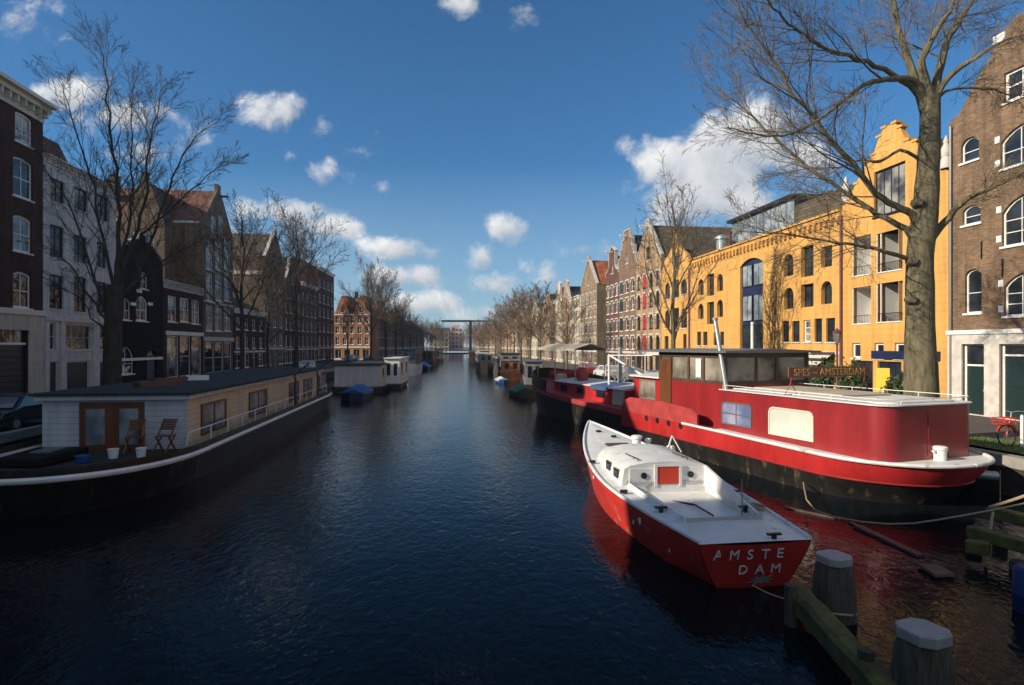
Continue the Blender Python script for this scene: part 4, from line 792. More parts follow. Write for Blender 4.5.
for x, Y, H, l in ((530, 106, 15, 'bare tan tree behind the grey houseboat'), (521, 121, 16, 'bare tan tree behind the orange wooden boat'), (514, 138, 16, 'tall bare tan tree behind the long pale barge'), (507, 155, 16, 'bare tan tree over the dark bow of the long pale barge'), (501, 174, 16, 'bare tan tree, fourth from the drawbridge on the sunlit bank'), (495, 194, 15, 'bare tan tree, third from the drawbridge on the sunlit bank'), (489, 215, 14, 'bare tan tree, second from the drawbridge on the sunlit bank'), (484, 236, 13, 'bare tan tree nearest the drawbridge on the sunlit bank')): plant(3, x, Y, H, l)
# ================================================================ boats
def hull_grid(fn, ss, zs):
    """fn(t, z) -> (x, half beam, z); both sides joined"""
    vs = []; n = len(ss); m = len(zs)
    for sd in (1, -1):
        for j in range(m):
            for i in range(n): x, h, z = fn(ss[i], zs[j]); vs.append((x, sd*h, z))
    fs = []; cols = []
    for s_ in range(2):
        o = s_*n*m
        for j in range(m-1):
            for i in range(n-1): fs.append((o+j*n+i, o+j*n+i+1, o+(j+1)*n+i+1, o+(j+1)*n+i)); cols.append(j)
    return vs, fs, cols
def cosspace(n): return [.5-.5*math.cos(math.pi*i/(n-1)) for i in range(n)]
class Boat:
    def __init__(s, name, label, cat, o, d, group=None, z=0.):
        s.o = Vector((o[0], o[1], z)); s.d = Vector((d[0], d[1], 0)).normalized(); s.q = Vector((-s.d.y, s.d.x, 0))
        s.root = thing(name, label, cat, s.o, math.atan2(d[1], d[0]), group)
    def loc(s, p): v = Vector(p)-s.o; return Vector((v.dot(s.d), v.dot(s.q), v.z))
    def w(s, x, y, z): return s.o+s.d*x+s.q*y+Vector((0, 0, z))
    def side(s, px, py, off):
        k = (px-HX)/F; p = s.o+s.q*off; a = (k*p.y-p.x)/(s.d.x-k*s.d.y); Y = p.y+a*s.d.y; return a, EYE+(HZ-py)/F*Y
    def lvl(s, px, py, z): return s.loc(ground(px, py, z))
# ---------------------------------------------------------------- red barge
C = Vector((12.4, 18.7)); tip = Vector((2.6, 47.)); B = Boat('barge', 'long red and black Dutch barge with white stern deck moored at the quay', 'barge', C, tip-C); L1 = (tip-C).length
HB = 2.6
def shape(x, z):
    x0 = -.8-1.1*max(0, min(1, (z+.1)/1.3)); x1 = L1-.9+1.*max(0, min(1, z/2.3)); hb = HB*(.93+.07*max(0, min(1, z/.9)))
    a = max(0, min(1, (x-x0)/(2.7+.8*(1-min(1, max(0, z/1.2)))))); b = max(0, min(1, (x1-x)/6.5))
    return x0, x1, hb*(1-(1-a)**2.1)**.5*(1-(1-b)**2.4)**.6
def zdeck(x): return 1.3+.0125*max(0, x-1)+(.55*max(0, (x-19)/10.5)**2)
def fn(t, lv):
    z = lv; 
    for _ in range(3):
        x0, x1, _h = shape(0, min(z, 2.2)); x = x0+(x1-x0)*t; z = lv if lv < 1 else zdeck(x)+(lv-10)
    x0, x1, h = shape(x, z); return x, h if 0 < t < 1 else 0, z
ss = cosspace(56); vs, fs, cols = hull_grid(fn, ss, [-.5, 0., .35, .66, 9.72, 10.])
h = MB()
for f, c in zip(fs, cols):
    x = vs[f[0]][0]; h.k = 0 if c < 3 or (x > 13.3 and c == 3) else 1
    if x > 13.3 and c == 4: h.k = 2
    h.add([], []); h.f.append(f); h.mi.append(h.k)
h.v = vs; h.build('hull', [M['hullblack'], M['boatred'], M['bulwark']], B.root, True)
def edge(off, z=0., n=56, xa=-99, xb=99, inset=0.):
    o = []
    for t in cosspace(n):
        x, hh, zz = fn(t, 10.)
        if xa <= x <= xb: o.append((x, hh-inset, zz+z))
    return o
dk_ = MB(); e = edge(0); n = len(e); dk_.add([(x, y, z-.03) for x, y, z in e]+[(x, -y, z-.03) for x, y, z in e], [(i, i+1, n+i+1, n+i) for i in range(n-1)]); dk_.build('deck', M['bulwark'], B.root); sd_ = MB(); e = [q for q in edge(0) if q[0] < 7.3]; n = len(e); sd_.add([(x, y-.01, z) for x, y, z in e]+[(x, -y+.01, z) for x, y, z in e], [(i, i+1, n+i+1, n+i) for i in range(n-1)]); sd_.build('stern_deck', M['deckwhite'], B.root)
rb = MB()
for sd in (1, -1): rb.tube([(x, sd*(y+.03), z+.02) for x, y, z in edge(0, xb=8.6)], .058, 8)
rb.build('rubbing_strake', M['deckwhite'], B.root, True)
ln = MB()
for sd in (1, -1): ln.tube([(fn(t, .68)[0], sd*(fn(t, .68)[1]+.01), .68) for t in cosspace(56) if fn(t, .68)[0] < 10.4], .03, 6)
ln.build('waterline_moulding', M['cabinred'], B.root, True)
# stern cabin
def rrect(x0, x1, hw, r, n=7, hw1=None):
    hw1 = hw1 or hw; p = [(x1, hw1), ]
    p += [(x0+r-r*math.sin(k/n*math.pi/2), hw-r+r*math.cos(k/n*math.pi/2)) for k in range(n+1)]
    return p+[(x, -y) for x, y in reversed(p)]
CZ = 2.93; cb = MB().prism(rrect(-.75, 6.5, 1.95, .6), 1.2, CZ, 'z'); cab = cb.build('cabin', M['cabinred'], B.root, True)
rf = MB(); rf.prism(rrect(-.82, 6.55, 2.02, .65), CZ+.002, CZ+.035, 'z'); rf.prism(rrect(-.5, 6.2, 1.6, .6), CZ+.035, CZ+.085, 'z'); rf.build('cabin_roof', M['deckwhite'], B.root)
MB().prism([(1.5, -1.1), (5.6, -1.1), (5.6, 1.1), (1.5, 1.1)], CZ+.086, CZ+.16, 'z').build('skylight_cover', M['canvas'], B.root, bevel=.03)
rl = MB(); rp = [(x, y) for x, y in rrect(-.74, 6.4, 1.93, .6)]
rl.tube([(x, y, CZ+.2) for x, y in rp], .013, 6)
acc = 0
for a, b_ in zip(rp, rp[1:]):
    m_ = max(1, int(math.dist(a, b_)/1.1)); 
    for i in range(m_ if math.dist(a, b_) > .3 else 0): q = (a[0]+(b_[0]-a[0])*i/m_, a[1]+(b_[1]-a[1])*i/m_); rl.tube([(*q, CZ+.06), (*q, CZ+.2)], .012, 6)
rl.build('roof_rail', M['white'], B.root)
# cabin windows on the canal side
def swin(x0, y0, x1, y1, off, fr, pn, rd=.16, name='window', nx=1, ny=1, par=B.root, Bt=B):
    a = [Bt.side(x0, (y0+y1)/2, off), Bt.side(x1, (y0+y1)/2, off)]; s1, s0 = a[0][0], a[1][0]; m = (x0+x1)/2; zt = Bt.side(m, y0, off)[1]; zb = Bt.side(m, y1, off)[1]
    w, hh = s1-s0, zt-zb; pl = [(s0, zb), (s1, zb), (s1, zt-rd), (s1-rd*.3, zt-rd*.3), (s1-rd, zt), (s0+rd, zt), (s0+rd*.3, zt-rd*.3), (s0, zt-rd)]; c = ((s0+s1)/2, (zb+zt)/2)
    pin = [(c[0]+(x-c[0])*(1-.1/w), c[1]+(z-c[1])*(1-.1/hh)) for x, z in pl]; n = len(pl); f = MB()
    f.add([(x, off+.035, z) for x, z in pl]+[(x, off+.035, z) for x, z in pin]+[(x, off+.002, z) for x, z in pl]+[(x, off+.002, z) for x, z in pin], [(i, (i+1) % n, n+(i+1) % n, n+i) for i in range(n)]+[(i, (i+1) % n, 2*n+(i+1) % n, 2*n+i) for i in range(n)]+[(n+i, n+(i+1) % n, 3*n+(i+1) % n, 3*n+i) for i in range(n)])
    for i in range(1, nx): x = s0+w*i/nx; f.box(x-.02, x+.02, off+.012, off+.03, zb+.03, zt-.03)
    for i in range(1, ny): z = zb+hh*i/ny; f.box(s0+.03, s1-.03, off+.012, off+.032, z-.02, z+.02)
    o = f.build(name, M[fr], par); MB().prism(pin, off+.003, off+.01).build('pane', M[pn], o); return o
M['palepane'] = glass('drawn_blind_glass', (.5, .52, .46), .06, .02, (.58, .6, .53), .5); M['bluepane'] = glass('blue_reflecting_glass', (.1, .13, .26), .05, .08, (.3, .3, .4))
swin(722, 403, 752, 426, 1.95, 'zinc', 'bluepane', nx=2, ny=2); swin(769, 409, 814, 438, 1.95, 'cream', 'palepane', .2)
MB().box(-.77, -.752, -.6, .25, 1.42, 2.7).build('stern_hatch', M['cabinred'], B.root, bevel=.006)
# bollard on the stern deck
p = B.lvl(940, 459, 1.33); bo = MB(); bo.lathe([(.17, 0), (.17, .34), (.2, .36), (.2, .42), (.15, .45)], (p.x, p.y, 1.27), 16); bo.tube([(p.x, p.y-.3, 1.58), (p.x, p.y+.3, 1.58)], .035, 8); bo.build('bollard', M['white'], B.root, True)
# wheelhouse
w0, w1, hw = 6.52, 11.2, 2.15; wz0, wz1 = 1.25, 4.42; wh = MB(); wh.box(w0, w1, -hw, hw, wz0, 3.12); W_ = wh.build('wheelhouse', M['cabinred'], B.root, loc=(0, -.38, 0))
up = MB()
for x, y in [(w0+.05, s*(hw-.05)) for s in (1, -1)]+[(w1-.05, s*(hw-.05)) for s in (1, -1)]: up.box(x-.08, x+.08, y-.08, y+.08, 3.122, wz1)
for sd in (1, -1):
    y = sd*(hw-.04); up.box(w0+.13, w1-.13, y-.05, y+.05, 3.122, 3.25); up.box(w0+.13, w1-.13, y-.05, y+.05, wz1-.2, wz1)
    for x in (w0+1.35, w0+2.4, w1-.95): up.box(x-.07, x+.07, y-.055, y+.055, 3.251, wz1-.201)
for x in (w0+.04, w1-.04):
    up.box(x-.05, x+.05, -hw+.13, hw-.13, 3.122, 3.25); up.box(x-.05, x+.05, -hw+.13, hw-.13, wz1-.2, wz1)
    for y in (-.5, .55): up.box(x-.055, x+.055, y-.06, y+.06, 3.251, wz1-.201)
M['oldwood'] = mat('grey_brown_window_timber', (.07, .042, .03), .55, var=.3, ns=4.)
up.build('window_frame', M['oldwood'], W_)
M['glass_w'] = glass('wheelhouse_glass', (.1, .085, .06), .05, .05, (.3, .27, .22))
for nm, a in (('pane', (w0+.03, w0+.045, -hw+.13, hw-.13)), ('pane', (w1-.045, w1-.03, -hw+.13, hw-.13)), ('pane', (w0+.13, w1-.13, hw-.05, hw-.035)), ('pane', (w0+.13, w1-.13, -hw+.035, -hw+.05))): MB().box(a[0], a[1], a[2], a[3], 3.252, wz1-.202).build(nm, M['glass_w'], W_)
MB().box(w0+1.5, w0+1.85, hw-.015, hw+.02, 3.35, 4.15).build('white_curtain', M['white'], W_)
rf = MB(); rf.prism([(-hw-.3, wz1+.002), (hw+.3, wz1+.002), (hw+.3, wz1+.08), (0, wz1+.17), (-hw-.3, wz1+.08)], w0-.45, w1+1.5, 'x'); rf.build('roof', M['zinc'], W_)
MB().box(w1-1.0, w1-.1, hw+.002, hw+.045, 1.3, 4.1).build('door', M['varnish'], W_)
# raised bulwark with portholes forward of the cabin
pr = [(7.2, 0), (7.2, .5), (7.6, .68), (9.6, .78), (12.6, .72), (13.2, .5), (13.5, 0)]; bk = MB()
for sd in (1, -1):
    pp = [(x, sd*(HB-.02), zdeck(x)+z) for x, z in pr]; bk.add(pp+[(x, y-sd*.09, z) for x, y, z in pp], [tuple(range(7)), tuple(range(13, 6, -1))]+[(i, (i+1) % 7, 7+(i+1) % 7, 7+i) for i in range(7)])
bk.build('raised_bulwark', M['bulwark'], B.root)
for x in (8.3, 9.2, 10.1, 11.): o = MB(); o.tube([(x, HB-.03, 1.2+.01*x), (x, HB+.03, 1.2+.01*x)], .13, 14); o.build('porthole', M['hullblack'], B.root)
for x in (12.2, 12.7): MB().lathe([(.13, 0), (.13, .5), (.17, .52), (.17, .6), (.1, .62)], (x, 1.7, zdeck(x)-.02), 12).build('deck_bollard', M['bulwark'], B.root, True)
# small deckhouse with white roof
a0, a1 = B.side(674, 380, 1.5)[0], B.side(634, 380, 1.5)[0]; zr = 3.2; D = MB().box(a0, a1, -1.5, 1.5, 1.3, zr-.08).build('deckhouse', M['boatred'], B.root); MB().prism([(-1.7, zr-.078), (1.7, zr-.078), (1.7, zr), (0, zr+.1), (-1.7, zr)], a0-.2, a1+.2, 'x').build('roof', M['deckwhite'], D)
swin(640, 380, 656, 399, 1.5, 'steel', 'glass_w', .05, par=D); MB().box(a0-.03, a0-.002, -.5, .5, 1.5, 3.).build('door', M['cabinred'], D)
# long hatch covers with red coamings
h0, h1 = a1+.5, L1-6; zc = 2.32; H_ = MB().box(h0, h1, -1.75, 1.75, 1.4, zc).build('hatch_coaming', M['boatred'], B.root); nn = 7
for i in range(nn): x0 = h0+(h1-h0)*i/nn; MB().prism([(-1.85, zc+.002), (1.85, zc+.002), (1.85, zc+.06), (0, zc+.26), (-1.85, zc+.06)], x0+.02, h0+(h1-h0)*(i+1)/nn-.02, 'x').build('hatch_cover', M['deckwhite'], H_)
b0, b1 = B.side(608, 385, 1.85)[0], B.side(591, 380, 1.85)[0]; tp = MB().prism([(1.87, zc-.15), (1.89, zc+.08), (.3, zc+.27), (.3, zc+.24), (1.85, zc+.062)], b0, b1, 'x'); tp.build('blue_cover', M['coverblue'], H_)
b0, b1 = B.side(623, 395, 1.8)[0], B.side(612, 392, 1.8)[0]; MB().prism([(b0, 1.5), (b1, 1.5), (b1-.1, 2.35), (b0-.1, 2.35)], 1.76, 1.8).build('leaning_board', M['canvas'], H_)
for i in range(3): x = h0+2.2+i*2.6; MB().box(x, x+1.1, 1.752, 1.775, 1.75, 2.15).build('side_window', M['glass'], H_)
# foredeck: dark bulwark, winch, masts, awning
fb = MB(); e = [q for q in edge(0) if q[0] > L1-6.5]
for sd in (1, -1):
    n = len(e); fb.add([(x, sd*(y+.005), z-.02) for x, y, z in e]+[(x, sd*(y-.04), z+.75) for x, y, z in e], [(i, i+1, n+i+1, n+i) for i in range(n-1)]); fb.add([(x, sd*(y-.09), z-.02) for x, y, z in e]+[(x, sd*(y-.09), z+.75) for x, y, z in e], [(i, i+1, n+i+1, n+i) for i in range(n-1)]); fb.add([(x, sd*(y-.04), z+.75) for x, y, z in e]+[(x, sd*(y-.09), z+.75) for x, y, z in e], [(i, i+1, n+i+1, n+i) for i in range(n-1)])
fb.build('bow_bulwark', M['hullblack'], B.root)
wn = MB(); x = L1-3.5; wn.box(x-.5, x+.5, -.6, .6, 2., 2.5); wn.tube([(x, -1, 2.7), (x, 1, 2.7)], .25, 12); wn.tube([(x+.6, -.7, 2.6), (x+.6, .7, 2.6)], .15, 10); wn.build('anchor_winch', M['bulwark'], B.root)
ms = MB()
px_ = lambda x, y0, y1, off: (B.side(x, y0, off), B.side(x, y1, off))
(s, zb), (_, zt) = px_(620, 390, 347, 0.4); ms.tube([(s, .4, 2.3), (s, .4, zt)], [.16, .13], 10); ms.build('mast_stub', M['steel'], B.root, True)
(s2, _), (_, zt2) = px_(609, 388, 355, 1.2); gp = MB(); gp.tube([(s2, 1.2, 2.3), (s2, 1.2, zt2)], .07, 8); gp.tube([(s2, 1.2, zt2), (a1-.3, 1.2, 3.2)], .05, 7); gp.tube([(s2, 1.2, zt2-.02), (w1+.8, 1.2, zt2+.05)], .03, 6); gp.tube([(s2, -1.2, 2.3), (s2, -1.2, zt2), (w1+.8, -1.2, zt2+.05)], .04, 6); gp.build('white_gallows', M['white'], B.root, True)
(s3, z3), _ = px_(711, 393, 393, 1.9); 
lp = MB(); s4, z4 = B.side(705, 318.5, 1.9); s4, z4 = B.side(715, 319, 1.88); lp.tube([(6.3, 1.85, CZ+.02), (s4, 1.88, z4)], [.1, .085], 12); lp.lathe([(.12, -.05), (.12, .05)], (s4, 1.88, z4), 10); lp.build('leaning_pole', M['steel'], B.root, True)
q0, q1 = B.side(606, 347, -1.1)[0], B.side(537, 346, 1.1)[0]; az = 4.62; aw = MB(); aw.prism([(-1.15, az-.1), (-1.18, az-.22), (-1.14, az-.22), (-1.1, az-.12), (0, az+.2), (1.1, az-.12), (1.14, az-.22), (1.18, az-.22), (1.15, az-.1), (0, az+.24)], q0, q1, 'x'); A_ = aw.build('bow_awning', M['canvas'], B.root)
ap = MB()
for x in (q0+.15, (q0+q1)/2, q1-.15):
    for y in (-1.08, 1.08): ap.tube([(x, y, 1.9), (x, y, az-.1)], .04, 6)
ap.build('awning_poles', M['steel'], A_)
for x, y, c in ((L1-8.5, .9, 'bulwark'), (L1-7, .2, 'redpaint'), (L1-5.4, 1., 'canvas')): MB().lathe([(.35, 0), (.42, .3), (.38, .65), (.2, .75)], (x, y, 2.5 if x < L1-6 else 2.05), 10).build('deck_bundle', M[c], B.root, True)
# name board on two red trestles, standing on the cabin roof
pl, pr_ = B.lvl(799, 395, CZ+.08), B.lvl(884, 401, CZ+.08)
sx, sy0, sy1 = 3.1, 1.7, -1.75; wa, wb = B.w(sx, 1.75, CZ+.04), B.w(sx, -1.93, CZ+.04); dd = wb-wa; S = thing('name_board', 'brown name board lettered in ochre on red trestles on the barge roof', 'sign', wa, math.atan2(dd.y, dd.x)); LL = dd.length
MB().box(-.05, LL+.05, -.03, .03, .62, .98).build('board', M['signbrown'], S, bevel=.01)
lettering('lettering', 'SPES ~ AMSTERDAM', .36, M['gold'], S, (LL/2, -.035, .79), (R(90), 0, 0), .006, space=1.05)
tr = MB()
for x in (.12, LL-.12):
    tr.tube([(x, .05, .95), (x, .05, .45)], .018, 6); tr.tube([(x, .05, .45), (x-.28, .05, 0)], .015, 6); tr.tube([(x, .05, .45), (x+.28, .05, 0)], .015, 6); tr.tube([(x-.2, .05, .02), (x+.2, .05, .02)], .015, 6)
tr.build('trestle', M['bulwark'], S)
# ---------------------------------------------------------------- red sailing boat
tc = Vector((4.72, 11.6)); bw = Vector((3.08, 24.)); S = Boat('sailing_boat', 'small red boat with white deck and orange red cabin door', 'boat', tc, bw-tc); L2 = (bw-tc).length
def beam(t):
    a = 1.13+.5*math.sin(min(1, t/.42)*math.pi/2); return a*(1-max(0, (t-.36)/.64)**1.85)**.95
def sheer(t): return .92+.02*t+1.0*max(0, t-.15)**1.9
def fn2(t, lv):
    # lv 0 keel line .. 1 gunwale
    zs = sheer(t); z = -.35+(zs+.35)*lv; g = min(1, t/.12); f = (.28+.72*(min(1, lv*1.12))**.55)*(1-g)+g*(.74+.26*min(1, lv*1.08)**.7) if lv > 0 else .3; rake = .1*(1-lv)*(1 if t < .5 else 0)
    x = L2*t-(1-lv)*1.1*max(0, t-.72)/.28+(1-lv)*.35*max(0, .3-t)/.3; fl = 1-.3*(1-lv)*max(0, (t-.5)/.5)
    return x, beam(t)*f*fl, z
ts = [i/40 for i in range(41)]; vs, fs, cols = hull_grid(fn2, ts, [0, .2, .4, .6, .8, .93, 1.]); h = MB(); h.v = vs; h.f = fs; h.mi = [1 if c == 5 else 0 for c in cols]; m_ = 7; n_ = 41
M['redhull2'] = mat('worn_red_hull_paint', (.52, .04, .026), .38, var=.2, ns=1.5, wear=.12, wc=(.4, .3, .27), ws=1.6, coat=.2)
M['transom_shaded'] = mat('shaded_red_transom', (.36, .024, .02), .4, var=.2, ns=2.)  # darker than the hull red: the transom's shade is put into the colour
h.build('hull', [M['redhull2'], M['redhull2']], S.root, True)
tv = [fn2(0, l) for l in (0, .2, .4, .6, .8, .93, 1.)]; tm = MB()
bul = lambda y, z: -.16*(1-(y/1.25)**2)
rows_ = []
for x, hb, z in tv: rows_.append([(x+bul(hb*k/4, z), hb*k/4, z) for k in range(-4, 5)])
tm.add([p for r_ in rows_ for p in r_], [(j*9+k, j*9+k+1, (j+1)*9+k+1, (j+1)*9+k) for j in range(6) for k in range(8)]); tm.build('transom', M['transom_shaded'], S.root, True)
gw = MB()
for sd in (1, -1): gw.tube([(fn2(t, 1.)[0], sd*fn2(t, 1.)[1], fn2(t, 1.)[2]+.02) for t in ts], .045, 6)
gw.build('gunwale', M['deckwhite'], S.root, True)
# deck with a sunk cockpit
def decky(t, f): x, y, z = fn2(t, 1.); return (x, y*f, z+.05*(1-f*f))
c0, c1, cw = .11, .36, .66
dk2 = MB(); N_ = 40; ks = [-1, -.97, -cw, -.3, 0, .3, cw, .97, 1]
pts = [decky(i/N_, k) for i in range(N_+1) for k in ks]; f_ = []
for i in range(N_):
    for j in range(8):
        if c0 <= (i+.5)/N_ <= c1 and 2 <= j <= 5: continue
        f_.append((i*9+j, i*9+j+1, (i+1)*9+j+1, (i+1)*9+j))
dk2.add(pts, f_)
dk2.add([(p[0]+bul(p[1], 0)*1., p[1], p[2]+.0) for p in [decky(0, k) for k in ks]]+[decky(0, k) for k in ks], [(j, j+1, 10+j, 9+j) for j in range(8)])
dk2.build('deck', M['deckwhite'], S.root)
i0, i1 = math.ceil(c0*N_-.5), int(c1*N_+.5); ck = MB(); fl = .82
ring = [decky(i/N_, cw) for i in range(i0, i1+1)]+[decky(i/N_, -cw) for i in range(i1, i0-1, -1)]; n = len(ring)
ck.add([(x, y, z+.1) for x, y, z in ring]+[(x, y*.97, fl) for x, y, z in ring], [(i, (i+1) % n, n+(i+1) % n, n+i) for i in range(n)]+[tuple(range(n, 2*n))])
ck.add([(x, y, z+.1) for x, y, z in ring]+[(x, y*1.08, z-.01) for x, y, z in ring], [(i, (i+1) % n, n+(i+1) % n, n+i) for i in range(n)])
ck.add([(L2*c1-.06, -1.0, .95), (L2*c0, -.85, .95), (L2*c0, -.85, 1.02), (L2*c1-.06, -1.04, 1.5), (L2*c1-.06, -1.06, .95), (L2*c0, -.91, .95), (L2*c0, -.91, 1.02), (L2*c1-.06, -1.1, 1.5)], [(0, 1, 2, 3), (7, 6, 5, 4), (3, 2, 6, 7), (1, 5, 6, 2)])
ck.build('cockpit', M['deckwhite'], S.root)
# low cabin with portholes
ca, cz0 = L2*c1-.06, 1.; ce = L2*.6
def cabsec(x, f): t = x/L2; b_ = beam(t)*(.7 if f else .74); return b_
cs = []; n = 6
for i in range(n+1):
    x = ca+(ce-ca)*i/n; t = x/L2; b_ = min(1.27, beam(t)*.78); z0 = sheer(t)-.02; z1 = sheer(t)+.56-.09*i/n-(.22 if i == n else 0); xx = x-(.0); cs.append([(x, b_, z0), (x, b_*.94, z1-.1), (x, b_*.8, z1), (x, b_*.4, z1+.07), (x, 0, z1+.09), (x, -b_*.4, z1+.07), (x, -b_*.8, z1), (x, -b_*.94, z1-.1), (x, -b_, z0)])
cm = MB(); cm.add([p for r_ in cs for p in r_], [(i*9+j, i*9+j+1, (i+1)*9+j+1, (i+1)*9+j) for i in range(n) for j in range(8)]+[tuple(range(9)), tuple(n*9+j for j in range(8, -1, -1))])
aft = [(x-.0, y, z) for x, y, z in cs[0]]; cm.prism([(1., fl), (-1., fl), (-1., 1.2), (1., 1.2)], ca-.04, ca, 'x') if False else cm.box(ca-.04, ca+.001, -1.05, 1.05, fl, 1.45)
K_ = cm.build('cabin', M['deckwhite'], S.root, True)
MB().box(ca-.075, ca-.042, -.3, .3, fl+.22, 1.5).build('cabin_door', M['brightred'], K_); dfm = MB(); dfm.box(ca-.09, ca-.041, -.38, -.302, fl+.16, 1.56); dfm.box(ca-.09, ca-.041, .302, .38, fl+.16, 1.56); dfm.box(ca-.09, ca-.041, -.302, .302, 1.502, 1.56); dfm.build('door_frame', M['deckwhite'], K_)
for y in (.66, -.64): MB().tube([(ca-.065, y, 1.27), (ca-.03, y, 1.27)], .085, 14).build('porthole', M['black'], K_)
for x in (ca+.5, ca+1.3): t = x/L2; b_ = min(1.27, beam(t)*.78); MB().box(x-.17, x+.17, b_*.95, b_+.015, sheer(t)+.13, sheer(t)+.38).build('side_window', M['glass'], K_, bevel=.01)
MB().box(ce+.9, ce+1.6, -.45, .35, sheer(.7)+.05, sheer(.7)+.12).build('fore_hatch', M['oldwood'], S.root, bevel=.02)
sm = MB(); x = ce+.35; sm.lathe([(.14, 0), (.14, .5), (.18, .52), (.18, .6), (.12, .62)], (x, -.35, sheer(.64)), 10); sm.lathe([(.08, 0), (.08, .4), (.12, .42), (.1, .5)], (x+.05, -.75, sheer(.64)), 8); sm.build('mast_tabernacle', M['white'], S.root, True)
p = S.lvl(672, 450, 1.25); tp = MB()
for a in (0, 2.1, 4.2): tp.tube([(p.x+.3*math.cos(a), p.y+.3*math.sin(a), 1.2), (p.x, p.y, 1.72)], .022, 6)
tp.lathe([(.16, 0), (.12, .14)], (p.x, p.y+.05, 1.25), 10); tp.build('tripod', M['white'], S.root)
bm_ = MB(); a, b_, c = S.lvl(672, 502, .78), S.lvl(695, 508, .78), S.lvl(713, 520, .8); bm_.tube([(a.x, a.y, .8), (b_.x, b_.y, .86), (c.x, c.y, .9)], .025, 6); bm_.build('tiller', M['black'], S.root)
for x, y in ((661, 510), (745, 509), (774, 537), (735, 494)):
    p = S.lvl(x, y, 1.); c = MB(); c.box(p.x-.04, p.x+.04, p.y-.14, p.y+.14, sheer(p.x/L2)+.12, sheer(p.x/L2)+.16); c.box(p.x-.03, p.x+.03, p.y-.04, p.y+.04, sheer(max(0, p.x/L2)), sheer(max(0, p.x/L2))+.121); c.build('cleat', M['black'], S.root)
st = MB(); p = S.lvl(742, 515, .95); st.tube([(p.x, p.y, .9), (p.x, p.y, 1.75)], .015, 6); st.build('flag_staff', M['zinc'], S.root)
# transom lettering, painted on each side of the curve
def tpos(y, z): l = (z+.35)/(sheer(0)+.35); x = fn2(0, l)[0]; return (x+bul(y, z)-.012, y, z)
for txt, z, sz, y0, dy in (('AMSTER', .7, .3, .8, -.31), ('DAM', .38, .28, .28, -.34)):
    for i, ch in enumerate(txt):
        y = y0+dy*i; 
        if ch == 'R': continue
        sl = math.atan(-.16*-2*y/1.25**2) ; lettering('lettering', ch, sz, M['deckwhite'], S.root, tpos(y, z), (R(90)+.27, 0, R(-90)+.25*y), .006)
sp_ = MB(); rng = random.Random(4); pts = [((.12+.06*rng.random())*(1 if i % 2 else .45)*1.3, i) for i in range(18)]; sp_.add([(tpos(-.1+r_*1.6*math.cos(i*.349), .17+r_*.7*math.sin(i*.349))) for r_, i in pts]+[tpos(-.1, .17)], [(i, (i+1) % 18, 18) for i in range(18)]); sp_.v = [(x-.02, y, z) for x, y, z in sp_.v]; sp_.build('paint_splash', M['steel'], S.root)
for k, (t, lv, sz) in enumerate(((.2, .8, .11), (.235, .66, .09), (.5, .85, .06), (.1, .55, .05))):
    x, y, z = fn2(t, lv); fk = MB(); rg_ = random.Random(k); fk.add([(x+sz*rg_.uniform(.6, 1.3)*math.cos(a*.785), y+.012, z+sz*rg_.uniform(.6, 1.3)*math.sin(a*.785)) for a in range(8)], [tuple(range(8))]); fk.build('paint_patch', M['deckwhite'], S.root)
hr = MB()
for sd in (1, -1):
    pts = [(ca+.3+i*.35, sd*.7, sheer((ca+.3+i*.35)/L2)+.66-.03*i) for i in range(4)]; hr.tube(pts, .018, 6)
    for p_ in pts: hr.tube([p_, (p_[0], p_[1], p_[2]-.12)], .014, 5)
hr.build('cabin_handrail', M['oldwood'], S.root)
sq = MB()
for k in range(3): sq.tube([(1.9+.22*math.cos(a*.4), -1.12+.12*math.sin(a*.4), sheer(.16)+.09+.03*k) for a in range(17)], .02, 5)
sq.tube([(2.1, -1.1, sheer(.16)+.1), (2.6, -1.22, sheer(.2)+.1), (3.2, -1.3, sheer(.25)+.1)], .016, 5); sq.build('deck_rope', M['rope'], S.root, True)
for t_, y_ in ((.66, .5), (.8, -.25), (.86, .1), (.55, 1.38), (.3, 1.42)): MB().box(L2*t_-.06, L2*t_+.06, y_-.09, y_+.09, sheer(t_)+.04, sheer(t_)+.12).build('deck_fitting', M['black'], S.root, bevel=.02)
# ---------------------------------------------------------------- black houseboat
o = Vector((-14.2, 22.)); HBt = Boat('houseboat', 'long black hulled houseboat with clapboard cabin, side tinted warm and front cool for the light', 'houseboat', o, (-.118, 1.)); hb3 = 3.15; xa, xb = -6.3, 28.2
def fn3(t, lv):
    x0, x1 = xa+.5*(1-min(1, lv)), xb-.5*(1-min(1, lv)); x = x0+(x1-x0)*t; a = max(0, min(1, (x-x0)/5.5)); b_ = max(0, min(1, (x1-x)/6.)); hh = hb3*(.94+.06*min(1, max(0, lv)))*(1-(1-a)**2.6)**.5*(1-(1-b_)**2.3)**.55
    return x, hh, lv if lv < .8 else lv+.1*max(0, (-x-1)/4.6)**1.5*(1)+.12*max(0, (x-21)/7)**2
ss = cosspace(48); vs, fs, cols = hull_grid(fn3, ss, [-.4, 0, .5, .9, 1.08, 1.3]); h = MB(); h.v = vs; h.f = fs; h.mi = [1 if c == 3 else 0 for c in cols]; h.build('hull', [M['hullblack'], M['white']], HBt.root, True)
dk3 = MB(); e = [fn3(t, 1.0) for t in ss]; n = len(e); dk3.add([(x, y-.02, z-.1) for x, y, z in e]+[(x, -y+.02, z-.1) for x, y, z in e], [(i, i+1, n+i+1, n+i) for i in range(n-1)]); dk3.build('deck', M['felt'], HBt.root)
rb = MB()
